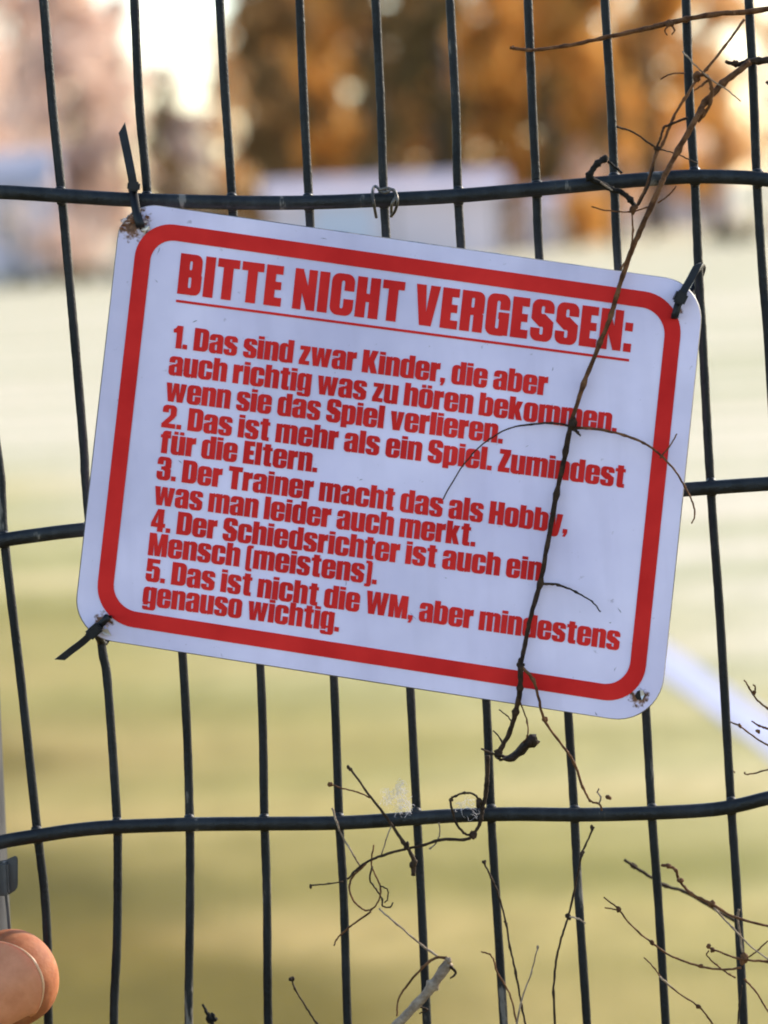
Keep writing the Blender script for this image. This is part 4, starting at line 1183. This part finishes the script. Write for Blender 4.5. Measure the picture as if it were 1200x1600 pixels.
# palm: slab of overlapping limbs on the left side of the post
wrist = post_c + Vector((-.075, -.012, -.085))
kn = [post_c + Vector((-.036, .018 + .004 * i, .020 - .021 * i)) for i in range(4)]
for i, k in enumerate(kn):
    limb([wrist + Vector((.004 * i - .006, .006 * (i - 1.5), .002)), (wrist + k) / 2 + Vector((-.008, 0, 0)), k], [.021, .017, .0125])
limb([wrist, (wrist + web) / 2 + Vector((-.008, -.004, 0)), web], [.023, .021, .017])
ln = [.9, 1.0, .94, .76]
for i, k in enumerate(kn):
    l = ln[i]
    a = k + Vector((.004, .030 * l, -.002))
    b_ = a + Vector((.022 * l, .010, -.003))
    c_ = b_ + Vector((.008 * l, -.012, -.003))
    limb([k, a, b_, c_], [.0115, .0098, .009, .0078])
elbow = wrist + Vector((-.10, -.10, -.16))
limb([wrist, wrist + (elbow - wrist) * .3, wrist + (elbow - wrist) * .7, elbow], [.026, .028, .034, .040], 20)
hand = from_bm('hand', bm, skin)
tag(hand, 'bare thumb of a hand gripping the fence at the lower left corner', 'hand')
md = hand.modifiers.new('union', 'REMESH'); md.mode = 'VOXEL'; md.voxel_size = .0011; md.use_smooth_shade = True
md = hand.modifiers.new('soften', 'SMOOTH'); md.factor = .5; md.iterations = 6
# nail: a curved plate on the dorsal side, its free edge 30 px behind the tip
nail_m, nt_, b_n = new_mat('nail')
b_n.inputs['Base Color'].default_value = (0.66, 0.34, 0.25, 1)
nn_ = noise(nt_, 260, 5); rn = ramp(nt_, [(.3, (0.52, 0.185, 0.085)), (.7, (0.64, 0.25, 0.125))])
nt_.links.new(nn_.outputs['Fac'], rn.inputs[0]); nt_.links.new(rn.outputs[0], b_n.inputs['Base Color'])
b_n.inputs['Roughness'].default_value = .42; b_n.inputs['Specular IOR Level'].default_value = .3
b_n.inputs['Subsurface Weight'].default_value = .2; b_n.inputs['Subsurface Radius'].default_value = (.003, .001, .0006); b_n.inputs['Subsurface Scale'].default_value = 1
rim_m = simple('nail_free_edge', (0.60, 0.31, 0.15), (0.72, 0.42, 0.24), 300, .35)
def nail_pt(f, a, lift):
    """f 0 at the free edge .. 1 at the cuticle, a -1..1 across"""
    s0 = (26 + 40 * abs(a) ** 2.6) * PT
    s = s0 + f * 104 * PT
    w, h, l = thumb_prof(max(s, 24 * PT))
    th = a * 1.0 * (1 if f < .8 else 1 - (f - .8) * 1.2)
    return tip - AX * s + WI * (w * 1.0) * math.sin(th) + DO * (h * math.cos(th) + lift - .0012 * abs(a) ** 6 - .0016 * max(0, f - .75) * 4)
bm = bmesh.new()
NF, NA = 16, 20
g = [[bm.verts.new(nail_pt(i / NF, -1 + 2 * j / NA, .0004 + .0009 * max(0, 1 - i / 3) )) for j in range(NA + 1)] for i in range(NF + 1)]
for i in range(NF):
    for j in range(NA): bm.faces.new((g[i][j], g[i + 1][j], g[i + 1][j + 1], g[i][j + 1]))
nail = from_bm('thumb_nail', bm, nail_m, hand)
md = nail.modifiers.new('thickness', 'SOLIDIFY'); md.thickness = .0009; md.offset = -1
bm = bmesh.new()
c = [nail_pt(0, -1 + 2 * j / 24, .0012) for j in range(25)]
sweep(bm, c, [.00040 * (1.02 - abs(-1 + 2 * j / 24) ** 2) * (.75 + .35 * j / 24) for j in range(25)], 8)
from_bm('free_edge', bm, rim_m, nail)
# dark sleeve over the forearm, outside the view
sl_m = simple('sleeve_cloth', (0.02, 0.022, 0.03), (0.04, 0.045, 0.06), 150, .9)
bm = bmesh.new()
dirv = (elbow - wrist)
c = [wrist + dirv * (.45 + .11 * i) for i in range(9)]
sweep(bm, c, [.041 + .002 * i + .0012 * (i % 2) for i in range(9)], 20, cap=False)
sv = from_bm('sleeve', bm, sl_m, hand)
md = sv.modifiers.new('thickness', 'SOLIDIFY'); md.thickness = .002
